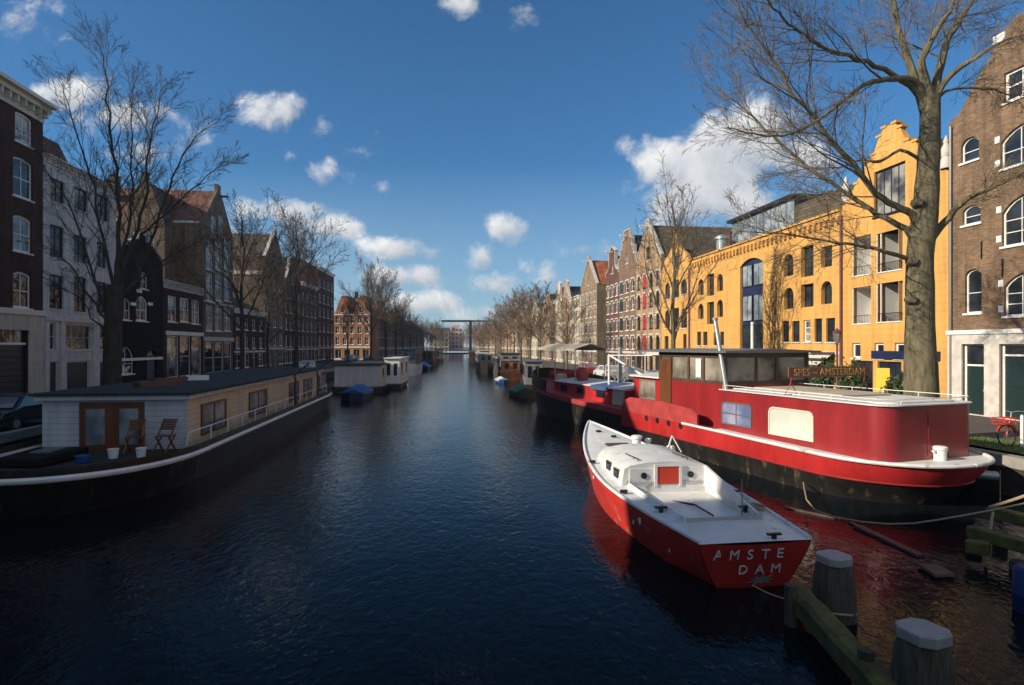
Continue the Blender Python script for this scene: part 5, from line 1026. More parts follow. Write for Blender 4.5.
for sd in (1, -1): rb.tube([(fn3(t, 1.)[0], sd*(fn3(t, 1.)[1]+.03), fn3(t, 1.)[2]) for t in ss], .07, 6)
rb.build('rubbing_strake', M['white'], HBt.root, True)
Cz0, Cz1 = .88, 2.9; y0, y1 = -2.15, 2.75; cx1 = 25.2
cbn = MB(); cbn.box(0, cx1, y0, y1, Cz0, Cz1); CB = cbn.build('cabin', M['siding'], HBt.root); MB().box(-.03, -.003, y0-.02, y1+.02, Cz0, Cz1-.002).build('skylit_front', M['siding_skylit'], CB)
rf = MB(); rf.box(-.35, cx1+.3, y0-.28, y1+.28, Cz1+.002, Cz1+.1); rf.build('roof', M['felt'], CB); MB().box(-.25, cx1+.2, y0-.18, y1+.18, Cz1-.16, Cz1-.002).build('fascia', M['siding_skylit'], CB)
# double door in the sky-tinted front
ya, yb = HBt.lvl(138, 440, 1.).y, HBt.lvl(82, 440, 1.).y; ya, yb = -.6, 1.4
dr = MB(); dr.box(-.09, -.031, ya-.1, ya, Cz0, 2.55); dr.box(-.09, -.031, yb, yb+.1, Cz0, 2.55); dr.box(-.09, -.031, ya-.1, yb+.1, 2.552, 2.65); ym = (ya+yb)/2; dr.box(-.085, -.031, ym-.14, ym+.14, Cz0, 2.55); DR = dr.build('double_door', M['varnish'], CB)
for a, b_ in ((ya, ym-.14), (ym+.14, yb)):
    f = MB(); f.box(-.075, -.032, a, a+.1, Cz0, 2.55); f.box(-.075, -.032, b_-.1, b_, Cz0, 2.55); f.box(-.075, -.032, a+.1, b_-.1, Cz0, 1.1); f.box(-.075, -.032, a+.1, b_-.1, 2.42, 2.55); f.build('door_leaf', M['varnish'], DR); MB().box(-.055, -.04, a+.1, b_-.1, 1.1, 2.42).build('pane', M['glass_b'], DR)
for x0, x1, y_0, y_1 in ((201, 225, 400, 432), (249, 266, 391, 417), (289, 298, 385, 405), (303.5, 311.5, 381, 400), (319, 325.5, 378, 395)):
    s0, s1 = HBt.side(x0, 410, y0)[0], HBt.side(x1, 410, y0)[0]; zt, zb = 2.42, 1.18; f = MB(); q = .09
    f.box(s0-.05, s0+q, y0-.06, y0-.003, zb, zt); f.box(s1-q, s1+.05, y0-.06, y0-.003, zb, zt); f.box(s0+q, s1-q, y0-.06, y0-.003, zt-q, zt); f.box(s0+q, s1-q, y0-.06, y0-.003, zb, zb+q); f.box((s0+s1)/2-.05, (s0+s1)/2+.05, y0-.055, y0-.003, zb+q, zt-q); g = f.build('window', M['varnish'], CB); MB().box(s0+q, s1-q, y0-.025, y0-.01, zb+q, zt-q).build('pane', M['glass_b'], g)
rl = MB(); pts = []
for i in range(15):
    x = .3+i*1.8; t = (x-xa)/(xb-xa); hy = fn3(t, 1.3)[1]; y = -(hy-.25) if x > 2 else -(hy-.25)
    pts.append((x, y, 1.72)); rl.tube([(x, y, .9), (x, y, 1.72)], .022, 6)
rl.tube(pts, .025, 6); rl.tube([pts[0], (-.1, y0-.1, 1.5), (-.15, y0-.05, 1.)], .025, 6); rl.build('railing', M['white'], HBt.root)
for x in (HBt.side(290, 410, -2.7)[0], HBt.side(313, 400, -2.7)[0]):
    t = (x-xa)/(xb-xa); y = -(fn3(t, 1.3)[1]-.12); dv = MB(); dv.tube([(x, y, .95), (x, y, 2.6), (x+.12, y+.1, 2.95), (x+.5, y-.25, 3.35), (x+1.0, y-.5, 3.6)], [.09, .08, .07, .06, .05], 8); dv.lathe([(.16, 0), (.16, .06)], (x, y, .92), 10); dv.build('davit', M['black'], HBt.root, True)
tb = MB(); tb.prism([(-3.6, .7), (-1.3, .5), (-1.3, 2.2), (-3.3, 2.1)], .96, 1.25, 'z'); tb.build('cargo_hatch', M['tar'], HBt.root, bevel=.06); MB().box(-2.6, -1.6, 1., 1.6, 1.252, 1.3).build('hatch_lid', M['zinc'], HBt.root)
# folding chairs, buckets and boxes on the foredeck
def folding_chair(label, p, rz):
    t = thing('folding_chair', label, 'folding chair', p, rz, 'folding chairs on the houseboat'); t.scale = (1.15, 1.15, 1.15); 
    for sd in (-.21, .21): f = MB(); f.bar((-.28, sd, 0), (.22, sd, .5), .035, .05); f.bar((.22, sd, 0), (-.1, sd, .46), .035, .05); f.bar((-.02, sd, .45), (.3, sd, .98), .035, .05); f.build('leg', M['varnish'], t)
    s = MB()
    for i in range(6): s.box(-.2+i*.075, -.14+i*.075, -.22, .22, .47, .49)
    s.build('seat', M['varnish'], t); b_ = MB()
    for i in range(5): z = .66+i*.065; b_.box(.11+(z-.66)*.55, .13+(z-.66)*.55, -.2, .2, z, z+.055)
    b_.build('backrest', M['varnish'], t)
wz = .94
folding_chair('varnished folding chair nearer the double door of the houseboat', HBt.w(-.85, -.75, wz), math.atan2(HBt.d.y, HBt.d.x)+.15); folding_chair('varnished folding chair nearer the cabin corner of the houseboat', HBt.w(-.8, -1.72, wz), math.atan2(HBt.d.y, HBt.d.x)-.2)
def bucket(name, label, p, r, h, m, cat, grp=None):
    b_ = MB(); b_.lathe([(r*.8, 0), (r, h), (r*1.06, h), (r*1.06, h+.02), (r*.9, h+.02), (r*.72, .05)], p, 14); return tag(b_.build(name, M[m], None, True), label, cat, grp)
bucket('flower_pot', 'white pot in front of the nearer folding chair, closest to the door', HBt.w(-2.0, -.62, wz), .17, .3, 'white', 'pot'); bucket('flower_pot', 'white pot below the folding chair by the cabin corner', HBt.w(-1.9, -1.45, wz), .16, .3, 'white', 'pot'); bucket('washing_tub', 'blue tub with white bundle beside the dark hatch on the houseboat', HBt.w(-2.6, .0, wz), .22, .2, 'bluetarp', 'tub')
for i, (x, y, m_, l) in enumerate(((3.5, .5, 'terracotta', 'terracotta trough on the houseboat roof, nearest the front'), (6.2, 1.1, 'terracotta', 'terracotta trough on the houseboat roof beside a white crate'))):
    t = MB(); t.prism([(-.8, 0), (.8, 0), (.9, .22), (-.9, .22)], -.2, .2); q = t.build('plant_trough', M[m_]); q.location = HBt.w(x, y, Cz1+.1); q.rotation_euler = (0, 0, 1.2); tag(q, l, 'trough')
t = MB(); t.box(-.5, .5, -.35, .35, 0, .06); t.box(-.5, -.44, -.35, .35, .06, .22); t.box(.44, .5, -.35, .35, .06, .22); t.box(-.44, .44, -.35, -.29, .06, .22); t.box(-.44, .44, .29, .35, .06, .22); q = t.build('crate', M['white']); q.location = HBt.w(8.2, .6, Cz1+.1); q.rotation_euler = (0, 0, .5); tag(q, 'shallow white crate on the green houseboat roof', 'crate')
rc = MB()
for k in range(4): rc.tube([Vector(HBt.w(-3.5, 2.4, wz+.05+.09*k))+Vector((.35*math.cos(a*.4), .35*math.sin(a*.4), .0)) for a in range(17)], .04, 6)
tag(rc.build('rope_coil', M['deckwhite'], None, True), 'coil of pale rope on the houseboat foredeck', 'rope')
# ---------------------------------------------------------------- boats further along
def simple_boat(name, label, px0, px1, pyw, L, hullc, cabc, zc, d=(-.1, 1), hz=.7, roofc='zinc', wins=2, pointed=True, cab=(.12, .85), group=None, tarp=None, wl=0., front=True):
    a, b_ = ground(px0, pyw), ground(px1, pyw); w = (b_-a).length/2; o = (a+b_)/2; Bt = Boat(name, label, 'houseboat' if name == 'houseboat' else 'boat', (o.x, o.y), d, group)
    def f(t, lv):
        x = L*t; aa = max(0, min(1, t/.16)); bb = max(0, min(1, (1-t)/.25)); h_ = w*(.86+.14*min(1, lv/hz))*((1-(1-bb)**2.2)**.6)*((1-(1-aa)**2.2)**.6 if pointed else 1)
        return x, h_, lv+(.35*hz*max(0, abs(t-.5)-.25)**2*8 if lv > .3 else 0)
    ss_ = [i/20 for i in range(21)]; vs, fs, cols = hull_grid(f, ss_, [-.3, .1, hz*.75, hz]); h = MB(); h.v = vs; h.f = fs; h.mi = [0]*len(fs); n = 21; e = [f(t, hz) for t in ss_]
    h.add([(x, y, z-.03) for x, y, z in e]+[(x, -y, z-.03) for x, y, z in e], [(i, i+1, n+i+1, n+i) for i in range(n-1)])
    if not pointed: h.add([f(0, l) for l in (-.3, .1, hz*.75, hz)]+[(f(0, l)[0], -f(0, l)[1], f(0, l)[2]) for l in (hz, hz*.75, .1, -.3)], [tuple(range(8))])
    h.build('hull', M[hullc], Bt.root, True)
    if tarp: 
        t_ = MB(); sec = []; 
        for i in range(9): x = L*(.1+.8*i/8); hh = f(.1+.8*i/8, hz)[1]; zt = hz+.15+tarp[1]*math.sin(math.pi*(.15+.7*i/8)); sec.append([(x, hh+.03, hz-.12), (x, hh*.95, hz+.06), (x, 0, zt+.05*(i % 2)), (x, -hh*.95, hz+.06), (x, -hh-.03, hz-.12)])
        t_.add([p for r_ in sec for p in r_], [(i*5+j, i*5+j+1, (i+1)*5+j+1, (i+1)*5+j) for i in range(8) for j in range(4)]+[tuple(range(5)), tuple(40+j for j in range(5))]); t_.build('cover', M[tarp[0]], Bt.root)
    if cabc:
        x0, x1 = L*cab[0], L*cab[1]; cw_ = w*.82; K2 = MB().box(x0, x1, -cw_, cw_, hz-.05, zc).build('cabin', M[cabc], Bt.root); MB().box(x0-.15, x1+.15, -cw_-.12, cw_+.12, zc+.002, zc+.1).build('roof', M[roofc], K2)
        zz0, zz1 = hz+(zc-hz)*.35, hz+(zc-hz)*.82
        for i in range(wins):
            x = x0+(x1-x0)*(i+.5)/wins
            for sd in (1, -1): g = MB().box(x-.5, x+.5, min(sd*(cw_+.002), sd*(cw_+.04)), max(sd*(cw_+.002), sd*(cw_+.04)), zz0, zz1).build('window', M['glass'], K2)
        if front:
            for y in (-cw_*.45, cw_*.45): MB().box(x0-.04, x0-.002, y-cw_*.22, y+cw_*.22, zz0, zz1).build('window', M['glass'], K2)
    return Bt
simple_boat('houseboat', 'white walled houseboat moored beyond the black houseboat', 330, 385, 393, 20, 'hullblack', 'ltstucco', 2.75, (-.1, 1), .55, 'felt', 4, False, (.0, .96), front=False)
W2 = simple_boat('houseboat', 'tall white box houseboat with one window, just beyond the white walled one', 383, 401, 389, 9, 'hullblack', 'white', 3.3, (-.06, 1), .5, 'white', 2, False, (.0, .96))
simple_boat('rowing_boat', 'open boat under a bright blue tarpaulin beside the white houseboat', 337, 362, 401, 7., 'blue', None, 0, (-.05, 1), .6, tarp=('bluetarp', .45))
simple_boat('cabin_cruiser', 'white hulled cruiser with a dark blue cabin on the shaded side', 399, 416, 376, 14, 'white', 'navy', 4.1, (-.05, 1), 1.7, 'navy', 3)
simple_boat('sloop', 'low boat under a dark blue cover beyond the blue cabined cruiser', 415, 428, 371, 9, 'blue', None, 0, (-.05, 1), .8, tarp=('bluetarp', .7))
simple_boat('houseboat', 'brown houseboat moored beyond the blue covered boat', 419, 433, 366.5, 22, 'hullblack', 'oldwood', 3.5, (-.05, 1), .8, 'zinc', 5)
simple_boat('houseboat', 'small beige houseboat nearest the drawbridge on the shaded side', 433, 440, 362, 22, 'hullblack', 'creamwall', 3.6, (-.05, 1), .8, 'felt', 5)
M['greywall'] = mat('weathered_grey_boards', (.2, .2, .2), .7, var=.3, stretch=(.5, .5, 4))
G1 = simple_boat('houseboat', 'weathered grey houseboat moored ahead of the red barge', 523, 544, 393, 12, 'hullblack', 'greywall', 3.1, (.0, 1), .7, 'zinc', 4, False, (.02, .95))
simple_boat('dinghy', 'small open boat full of potted plants behind the grey houseboat', 517, 538, 398, 4.5, 'oldwood', None, 0, (-.25, 1), .5, tarp=('leaf', .55))
simple_boat('wooden_boat', 'orange wooden cabin boat between the grey and the pale houseboats', 500, 522, 381, 11, 'orangewood', 'orangewood', 2.7, (-.03, 1), 1., 'canvas', 3)
simple_boat('dinghy', 'little blue dinghy tied to the orange wooden boat', 499, 509, 384, 4, 'bluetarp', None, 0, (-.2, 1), .45, tarp=('deckwhite', .2))
simple_boat('houseboat', 'pale plank sided houseboat behind the orange wooden boat', 498, 522, 373, 14, 'hullblack', 'greywall', 3.3, (-.04, 1), .8, 'felt', 4, False, (.0, .95))
simple_boat('barge', 'long pale sided barge with a dark rounded bow', 479, 496, 373.5, 30, 'hullblack', 'greywall', 3.2, (-.09, 1), 1.6, 'cream', 6, True, (.16, .95))
simple_boat('houseboat', 'beige roofed houseboat beyond the dark bowed barge', 478, 491, 364, 25, 'hullblack', 'creamwall', 3.4, (-.07, 1), .8, 'cream', 5)
simple_boat('workboat', 'small beige work boat nearest the drawbridge on the sunlit side', 468, 476, 363, 14, 'creamwall', 'orangewood', 3.2, (-.05, 1), 1.2, 'cream', 3)
# ================================================================ mooring piles, beams and ropes
def pile(label, x, ytop, Y, r, h):
    p = at(x, ytop, Y); t = thing('mooring_pile', label, 'mooring pile', (p.x, p.y, 0), .35, 'capped timber mooring piles'); b = MB(); n = 14; rows = [(1.1, -1.2), (1.1, .15), (1.06, h*.45), (.96, h*.75), (.8, h-.09), (.76, h-.02)]; rng = random.Random(int(x)); jit = [1+rng.uniform(-.06, .06) for _ in range(n)]
    b.add([(r*q*jit[k]*math.cos(6.2832*k/n), r*q*jit[k]*math.sin(6.2832*k/n), z) for q, z in rows for k in range(n)], [(i*n+k, i*n+(k+1) % n, (i+1)*n+(k+1) % n, (i+1)*n+k) for i in range(5) for k in range(n)]+[tuple(5*n+k for k in range(n))]); b.build('timber', M['pilewood'], t, True)
    c = MB(); q = r*.88; pts = [(math.copysign(abs(math.cos(a))**.7, math.cos(a))*q, math.copysign(abs(math.sin(a))**.7, math.sin(a))*q) for a in [6.2832*(k+.5)/8 for k in range(8)]]; c.prism(pts, h-.1, h+.045, 'z'); c.build('cap', M['capgrey'], t, bevel=.02)
    rg = MB(); rg.tube([(r*1.1*math.cos(a*.524), r*1.1*math.sin(a*.524), .16+.03*math.sin(a)) for a in range(13)], .022, 6); rg.build('rope_turn', M['rope'], t); return t
M['capgrey'] = mat('pale_zinc_cap', (.3, .3, .3), .55, .2, var=.15, ns=5.)
pile('timber mooring pile with pale cap standing by the stern of the small red boat', 834, 557, 10.4, .305, at(834, 557, 10.4).z); pile('largest timber mooring pile with pale cap, beside the lower end of the mossy beam', 923, 631, 7.4, .315, at(923, 631, 7.4).z)
a, b_ = Vector((4.95, 10.35, .38)), Vector((4.55, 6.2, .38)); t = thing('fender_beam', 'mossy timber fender beam floating beside the two capped piles', 'beam', a); bm_ = MB(); pts = [a+(b_-a)*i/12-a for i in range(13)]; rng = random.Random(2)
for p in pts: p.x += rng.uniform(-.015, .015); p.z += rng.uniform(-.012, .012)
for s0, s1 in zip(pts, pts[1:]): pass
sec = [(-.17, -.18), (.17, -.18), (.19, .1), (.12, .17), (-.12, .17), (-.19, .1)]; n = 6; bm_.add([(p.x+x, p.y, p.z+z) for p in pts for x, z in sec], [(i*n+k, i*n+(k+1) % n, (i+1)*n+(k+1) % n, (i+1)*n+k) for i in range(12) for k in range(n)]+[tuple(range(n)), tuple(12*n+k for k in range(n))]); bm_.build('beam', M['moss'], t)
for y in (-.25, -2.4): b2 = MB(); b2.tube([(-.26, y, -1.2), (-.26, y, .3)], .1, 10); b2.build('support_post', M['pilewood'], t, True)
def rope(name, label, pts, r=.018, sag=.3, m='rope'):
    o = MB(); out = []
    for a, b_ in zip(pts, pts[1:]):
        for i in range(12): f = i/12; q = Vector(a).lerp(Vector(b_), f); q.z -= sag*4*f*(1-f); out.append(q)
    out.append(Vector(pts[-1])); o.tube(out, r, 6); return tag(o.build(name, M[m], None, True), label, 'rope')
tr_ = S.root
sw = Boat.w
rope('mooring_line', 'thin mooring line from the small red boat to the nearest pile', [tc_ for tc_ in (Vector((4.6, 11.5, .12)), Vector((5.45, 10.3, .3)))], .014, .12)
j0 = at(1040, 497, 13.2)
rope('mooring_line', 'slack pale mooring line from the barge stern to the timber jetty', smooth_path([B.w(1.6, 2.62, .3), at(815, 510, 15.5), at(888, 524, 13.8), at(960, 516, 13), at(1040, 500, 12.6)], 3), .02, 0)
rope('mooring_line', 'thick tan mooring line running from the quay side to the jetty edge', [at(990, 507, 14), at(1040, 490, 13.2)], .035, .02)
rope('mooring_line', 'frayed brown rope hanging from the upper jetty beam', [at(993, 512, 13.4), at(989, 540, 13.2), at(985, 556, 13.1)], .03, -.02)
rope('mooring_line', 'dark line from the barge stern to the quay wall', [B.w(-2.2, -.6, 1.2), at(1000, 500, 15)], .014, .3, 'black')
# timber jetty at the water's edge
t = thing('timber_jetty', 'weathered timber jetty beams at the edge of the picture below the quay', 'jetty', (11, 13.3, 0)); R0 = Vector((11, 13.3, 0))
for (x0, y0_, Ya), (x1, y1_, Yb), w in (((972, 531, 13.6), (1060, 556, 11.8), .34), ((990, 512, 14.2), (1070, 530, 12.6), .3), ((966, 545, 13.2), (990, 549, 12.9), .3)): b2 = MB(); b2.bar(at(x0, y0_, Ya)-R0, at(x1, y1_, Yb)-R0, w, .26); b2.build('beam', M['moss'], t, bevel=.03)
for x, y, Y in ((974, 545, 13.6), (1000, 530, 14.2), (1018, 560, 12.6)): p = at(x, y, Y)-R0; b2 = MB(); b2.tube([(p.x, p.y, -1), (p.x, p.y, p.z-.02)], .15, 12); b2.build('post', M['pilewood'], t, True)
b2 = MB(); p = at(1035, 596, 10.6); b2.lathe([(.27, 0), (.31, .08), (.32, .45), (.33, .47), (.32, .5), (.31, .88), (.25, .95)], (p.x, p.y, p.z-.45), 20); M['barrelblue'] = mat('blue_barrel_plastic', (.004, .026, .11), .7, var=.2); q = b2.build('plastic_barrel', M['barrelblue'], None, True); tag(q, 'bright blue plastic barrel floating at the jetty', 'barrel')
# floating timber boom and debris
o = MB(); pts = [ground(x, y, .0) for x, y in ((785, 508), (808, 515), (842, 520), (862, 528), (890, 546), (921, 557))]; o.bar(pts[0], pts[2], .1, .08); o.bar(pts[2]+Vector((.05, -.3, 0)), pts[3], .12, .08); o.bar(pts[3]+Vector((-.1, .05, .02)), pts[5], .2, .1); tag(o.build('floating_timber', M['oldwood'], None), 'long waterlogged timber floating beside the barge stern', 'driftwood')
o = MB(); p = ground(936, 572, .03); o.prism([(-.22, -.3), (.2, -.25), (.25, .3), (-.15, .35)], 0, .06, 'z'); q = o.build('floating_board', M['terracotta']); q.location = p; tag(q, 'broken reddish board floating near the timber jetty', 'driftwood')
o = MB(); p = at(984, 474, 18.6); o.tube([p+Vector((-.35, .05, .0)), p+Vector((.35, -.05, -.05))], .14, 12); tag(o.build('dock_fender', M['steel'], None, True), 'grey cylindrical fender hanging behind the barge stern', 'fender')
# ================================================================ street furniture and vehicles
def bicycle(label, p, rz, pm='bikered'):
    t = thing('bicycle', label, 'bicycle', p, rz); r = .34
    for x in (0, 1.08):
        w = MB(); w.tube([(x+r*math.cos(a*.2618), 0, r+r*math.sin(a*.2618)) for a in range(25)], .022, 6); W_ = w.build('wheel', M['rubber'], t, True); s = MB()
        for k in range(14): a = k*.4488; s.tube([(x, .015*(-1)**k, r), (x+(r-.02)*math.cos(a), 0, r+(r-.02)*math.sin(a))], .003, 3)
        s.build('spokes', M['steel'], W_)
        m = MB(); m.tube([(x+(r+.045)*math.cos(a), 0, r+(r+.045)*math.sin(a)) for a in [R(20+k*14) for k in range(11)]], .03, 6); m.build('mudguard', M[pm], t, True)
    f = MB()
    for a, b_, q in (((0, 0, r), (.2, 0, .92), .02), ((.17, 0, .82), (.5, 0, .32), .022), ((.19, 0, .9), (.66, 0, .82), .02), ((.5, 0, .3), (.68, 0, .95), .018), ((.5, 0, .3), (1.08, 0, r), .015), ((.66, 0, .8), (1.08, 0, r), .014)): f.tube([a, b_], q, 8)
    f.build('frame', M[pm], t, True); h = MB(); h.tube([(.2, 0, .9), (.24, 0, 1.08)], .016, 6); h.tube([(.42, -.28, 1.1), (.25, -.2, 1.12), (.24, 0, 1.08), (.25, .2, 1.12), (.42, .28, 1.1)], .014, 6); h.build('handlebar', M['steel'], t, True)
    s = MB(); s.prism([(.55, -.03), (.62, -.05), (.84, -.09), (.86, .09), (.62, .05), (.55, .03)], .94, 1., 'z'); s.build('saddle', M['black'], t, bevel=.015)
    c = MB(); 
    for z in (.72, .82, .92): c.tube([(-.28, -.2, z), (.14, -.2, z), (.14, .2, z), (-.28, .2, z), (-.28, -.2, z)], .014, 5)
    for x, y in ((-.28, -.2), (.14, -.2), (.14, .2), (-.28, .2)): c.tube([(x, y, .7), (x, y, .93)], .014, 5)
    c.box(-.28, .14, -.2, .2, .7, .72); c.tube([(-.1, -.15, .7), (0, -.03, .34)], .012, 5); c.tube([(-.1, .15, .7), (0, .03, .34)], .012, 5); c.build('front_carrier', M[pm], t); return t
p = ground(1001, 447, ST+.1); bk = bicycle('red bicycle with a front carrier parked on the grass by the quay', p+Vector((.3, .1, 0)), R(12)); bk.rotation_euler = (R(-4), 0, R(10)); bk.scale = (1.08, 1.08, 1.08)
p = ground(1022, 447, ST+.1); b2 = MB(); b2.lathe([(.05, 0), (.05, 1.05), (.03, 1.1)], p, 10); tag(b2.build('white_post', M['white'], None, True), 'thin white post beside the red bicycle', 'post')
for l, x, y, rz in (('black bicycle leaning near the large bare tree on the houseboat side', -22.3, 32.2, 70), ('grey bicycle parked beyond the black bicycle on the houseboat side', -22.9, 35.6, 110)): bicycle(l, (x, y, ST), R(rz), 'black' if 'black bicycle leaning' in l else 'steel')
def lamp_post(label, p, h, m, globe=True):
    t = thing('street_lamp', label, 'street lamp', p); b2 = MB(); b2.lathe([(.16, 0), (.16, .3), (.1, .4), (.09, 1.), (.06, 1.1), (.05, h-.7), (.09, h-.68), (.05, h-.6)], (0, 0, 0), 10); b2.build('post', M[m], t, True)
    if globe: l = MB(); l.lathe([(.1, h-.6), (.2, h-.3), (.23, h-.1), (.2, h-.02)], (0, 0, 0), 8); l.build('lantern', M['glass_c'], t); c = MB(); c.lathe([(.26, h-.02), (.2, h+.1), (.06, h+.2), (.02, h+.3)], (0, 0, 0), 8); c.build('lamp_cap', M[m], t, True)
    else: l = MB(); l.tube([(0, 0, h-.65), (0, 0, h)], .05, 8); l.tube([(0, 0, h), (0, -.25, h+.06)], .09, 8); l.build('lamp_head', M['steel'], t, True)
p = at(837, 336, 34); lamp_post('purple brown street lamp with lantern in front of the striped awning', (p.x, p.y, ST), 4.3, 'purple')
p = at(245, 334, 58); lamp_post('plain grey street lamp before the low dark brick house', (p.x, p.y, ST), p.z-ST, 'steel', False)
def car(label, p, rz, m, glz='glass', s=1.):
    t = thing('parked_car', label, 'car', p, rz, 'cars parked along the canal'); t.scale = (s, s, s); L, W, = 4.1, 1.7
    prof = [(-2.05, .32), (-2.08, .6), (-2.0, .82), (-1.35, .93), (-.75, 1.38), (-.5, 1.45), (.9, 1.46), (1.35, 1.38), (1.85, .98), (2.05, .9), (2.08, .4), (2., .3)]
    b2 = MB(); n = len(prof); hw = lambda z: W/2*(1 if z < .95 else 1-.16*(z-.95)/.5)
    b2.add([(x, hw(z), z) for x, z in prof]+[(x, -hw(z), z) for x, z in prof], [tuple(range(n)), tuple(range(2*n-1, n-1, -1))]+[(i, (i+1) % n, n+(i+1) % n, n+i) for i in range(n)]); b2.build('body', M[m], t, bevel=.05)
    g = MB(); 
    for sd in (1, -1): y = sd*(W/2*.94); g.add([(-1.15, sd*(hw(.99)+.006), .99), (1.6, sd*(hw(.99)+.006), .99), (1.2, sd*(hw(1.36)+.006), 1.36), (-.68, sd*(hw(1.36)+.006), 1.36)], [(0, 1, 2, 3)])
    g.add([(-1.31, -.7, .975), (-1.31, .7, .975), (-.8, .62, 1.37), (-.8, -.62, 1.37)], [(0, 1, 2, 3)]); g.add([(1.83, -.66, 1.02), (1.83, .66, 1.02), (1.4, .6, 1.36), (1.4, -.6, 1.36)], [(0, 1, 2, 3)]); o = g.build('window', M['glass_b'], t)
    so = o.modifiers.new('Solidify', 'SOLIDIFY'); so.thickness = .02; so.offset = 1
    for x in (-1.3, 1.3):
        for sd in (1, -1): w = MB(); w.tube([(x, sd*.66, .31), (x, sd*.87, .31)], .31, 18); wl = w.build('wheel', M['rubber'], t, True); MB().tube([(x, sd*.865, .31), (x, sd*.88, .31)], .18, 14).build('rim', M['steel'], wl, True)
    for sd in (1, -1): MB().box(-2.1, -2.0, min(sd*.5, sd*.78), max(sd*.5, sd*.78), .62, .76).build('headlight', M['glass_c'], t, bevel=.02); MB().box(2.0, 2.1, min(sd*.55, sd*.8), max(sd*.55, sd*.8), .7, .88).build('taillight', M['brightred'], t, bevel=.02)
    return t
M['carblack'] = mat('black_car_paint', (.012, .014, .018), .2, var=.05, coat=.8); M['carblue'] = mat('blue_car_paint', (.03, .06, .14), .25, var=.05, coat=.8); M['carwhite'] = mat('white_car_paint', (.55, .56, .56), .3, var=.05, coat=.5); M['carsilver'] = mat('silver_car_paint', (.3, .31, .32), .3, .5, var=.05, coat=.5); M['carred'] = mat('red_car_paint', (.3, .02, .02), .25, var=.05, coat=.6)
for l, p, rz, m in (('black car with pale headlights parked beside the front of the black houseboat', (-21.6, 26.2), 95, 'carblack'), ('white car parked near the bare tree before the dark pointed gable house', (-29.4, 86), 97, 'carwhite'), ('silver car parked before the sunlit corner house, nearer its white shop windows', (-34.5, 128), 90, 'carsilver'), ('black car parked before the sunlit corner house', (-32, 134), 92, 'carblack'), ('white car parked close to the sunlit corner house', (-38.5, 143), 20, 'carwhite'),
                    ('dark blue car seen between the white gallows and the deckhouse of the barge', (12.6, 52), -79, 'carblue'), ('white car seen beneath the awning of the barge', (10.4, 66), -79, 'carwhite'), ('red car seen behind the bow of the barge', (9.2, 73), -79, 'carred'), ('silver car parked before the red shuttered warehouse', (11.4, 59), -79, 'carsilver'), ('black car parked before the narrow ochre house', (13.8, 46.3), -79, 'carblack')): car(l, (p[0], p[1], ST), R(rz), m)
# shrubs in tubs before the ochre shops
def tub_shrub(label, x, Y, h, w, seed):
    X = (x-HX)/F*Y; t = thing('potted_shrub', label, 'shrub', (X, Y, ST), 0, 'potted shrubs outside the ochre shops'); rng = random.Random(seed); MB().lathe([(.3, 0), (.4, .5), (.44, .52), (.38, .54)], (0, 0, 0), 14).build('tub', M['terracotta'], t, True); st = MB(); lf = MB()
    for k in range(14):
        a = rng.uniform(0, 6.28); r_ = rng.uniform(.2, 1)*w; q = Vector((r_*math.cos(a), r_*math.sin(a), h*rng.uniform(.45, 1.))); st.tube([(0, 0, .45), q*.5+Vector((0, 0, .3)), q], [.025, .018, .008], 4)
        for j in range(60): c = q+Vector((rng.gauss(0, w*.22), rng.gauss(0, w*.22), rng.gauss(-.05, h*.13))); n_ = Vector((rng.gauss(0, 1), rng.gauss(0, 1), rng.gauss(0, 1))).normalized(); u = n_.orthogonal()*.07; v_ = n_.cross(u); lf.add([c-u*1.4, c+v_*.6, c+u*1.4, c-v_*.6], [(0, 1, 2, 3)])
    st.build('stems', M['twig'], t); lf.build('foliage', M['leaf'], t)
for l, x, Y, h, w, s_ in (('dark evergreen shrub in a tub beneath the striped awning', 824, 37, 2.5, .7, 1), ('evergreen shrub in a tub behind the lettered name board', 847, 35.5, 2.2, .6, 2), ('tall evergreen shrub in a tub between the lamp and the ochre gabled house', 858, 35.2, 2.3, .5, 3), ('low evergreen shrub in a tub beside the trunk of the mossy tree', 893, 33.5, 1.5, .6, 4)): tub_shrub(l, x, Y, h, w, s_)
X = (883-HX)/F*34.; t = MB(); t.box(-.35, .35, -.03, .03, .25, 2.3); t.box(-.35, -.29, -.25, .25, 0, .249); t.box(.29, .35, -.25, .25, 0, .249); M['yelsign'] = mat('yellow_panel', (.6, .42, .02), .5, var=.1); q = t.build('street_sign', M['yelsign'], bevel=.01); q.location = (X, 34., ST); q.rotation_euler = (0, 0, R(-50)); tag(q, 'upright yellow advertising panel outside the ochre gabled house', 'sign')
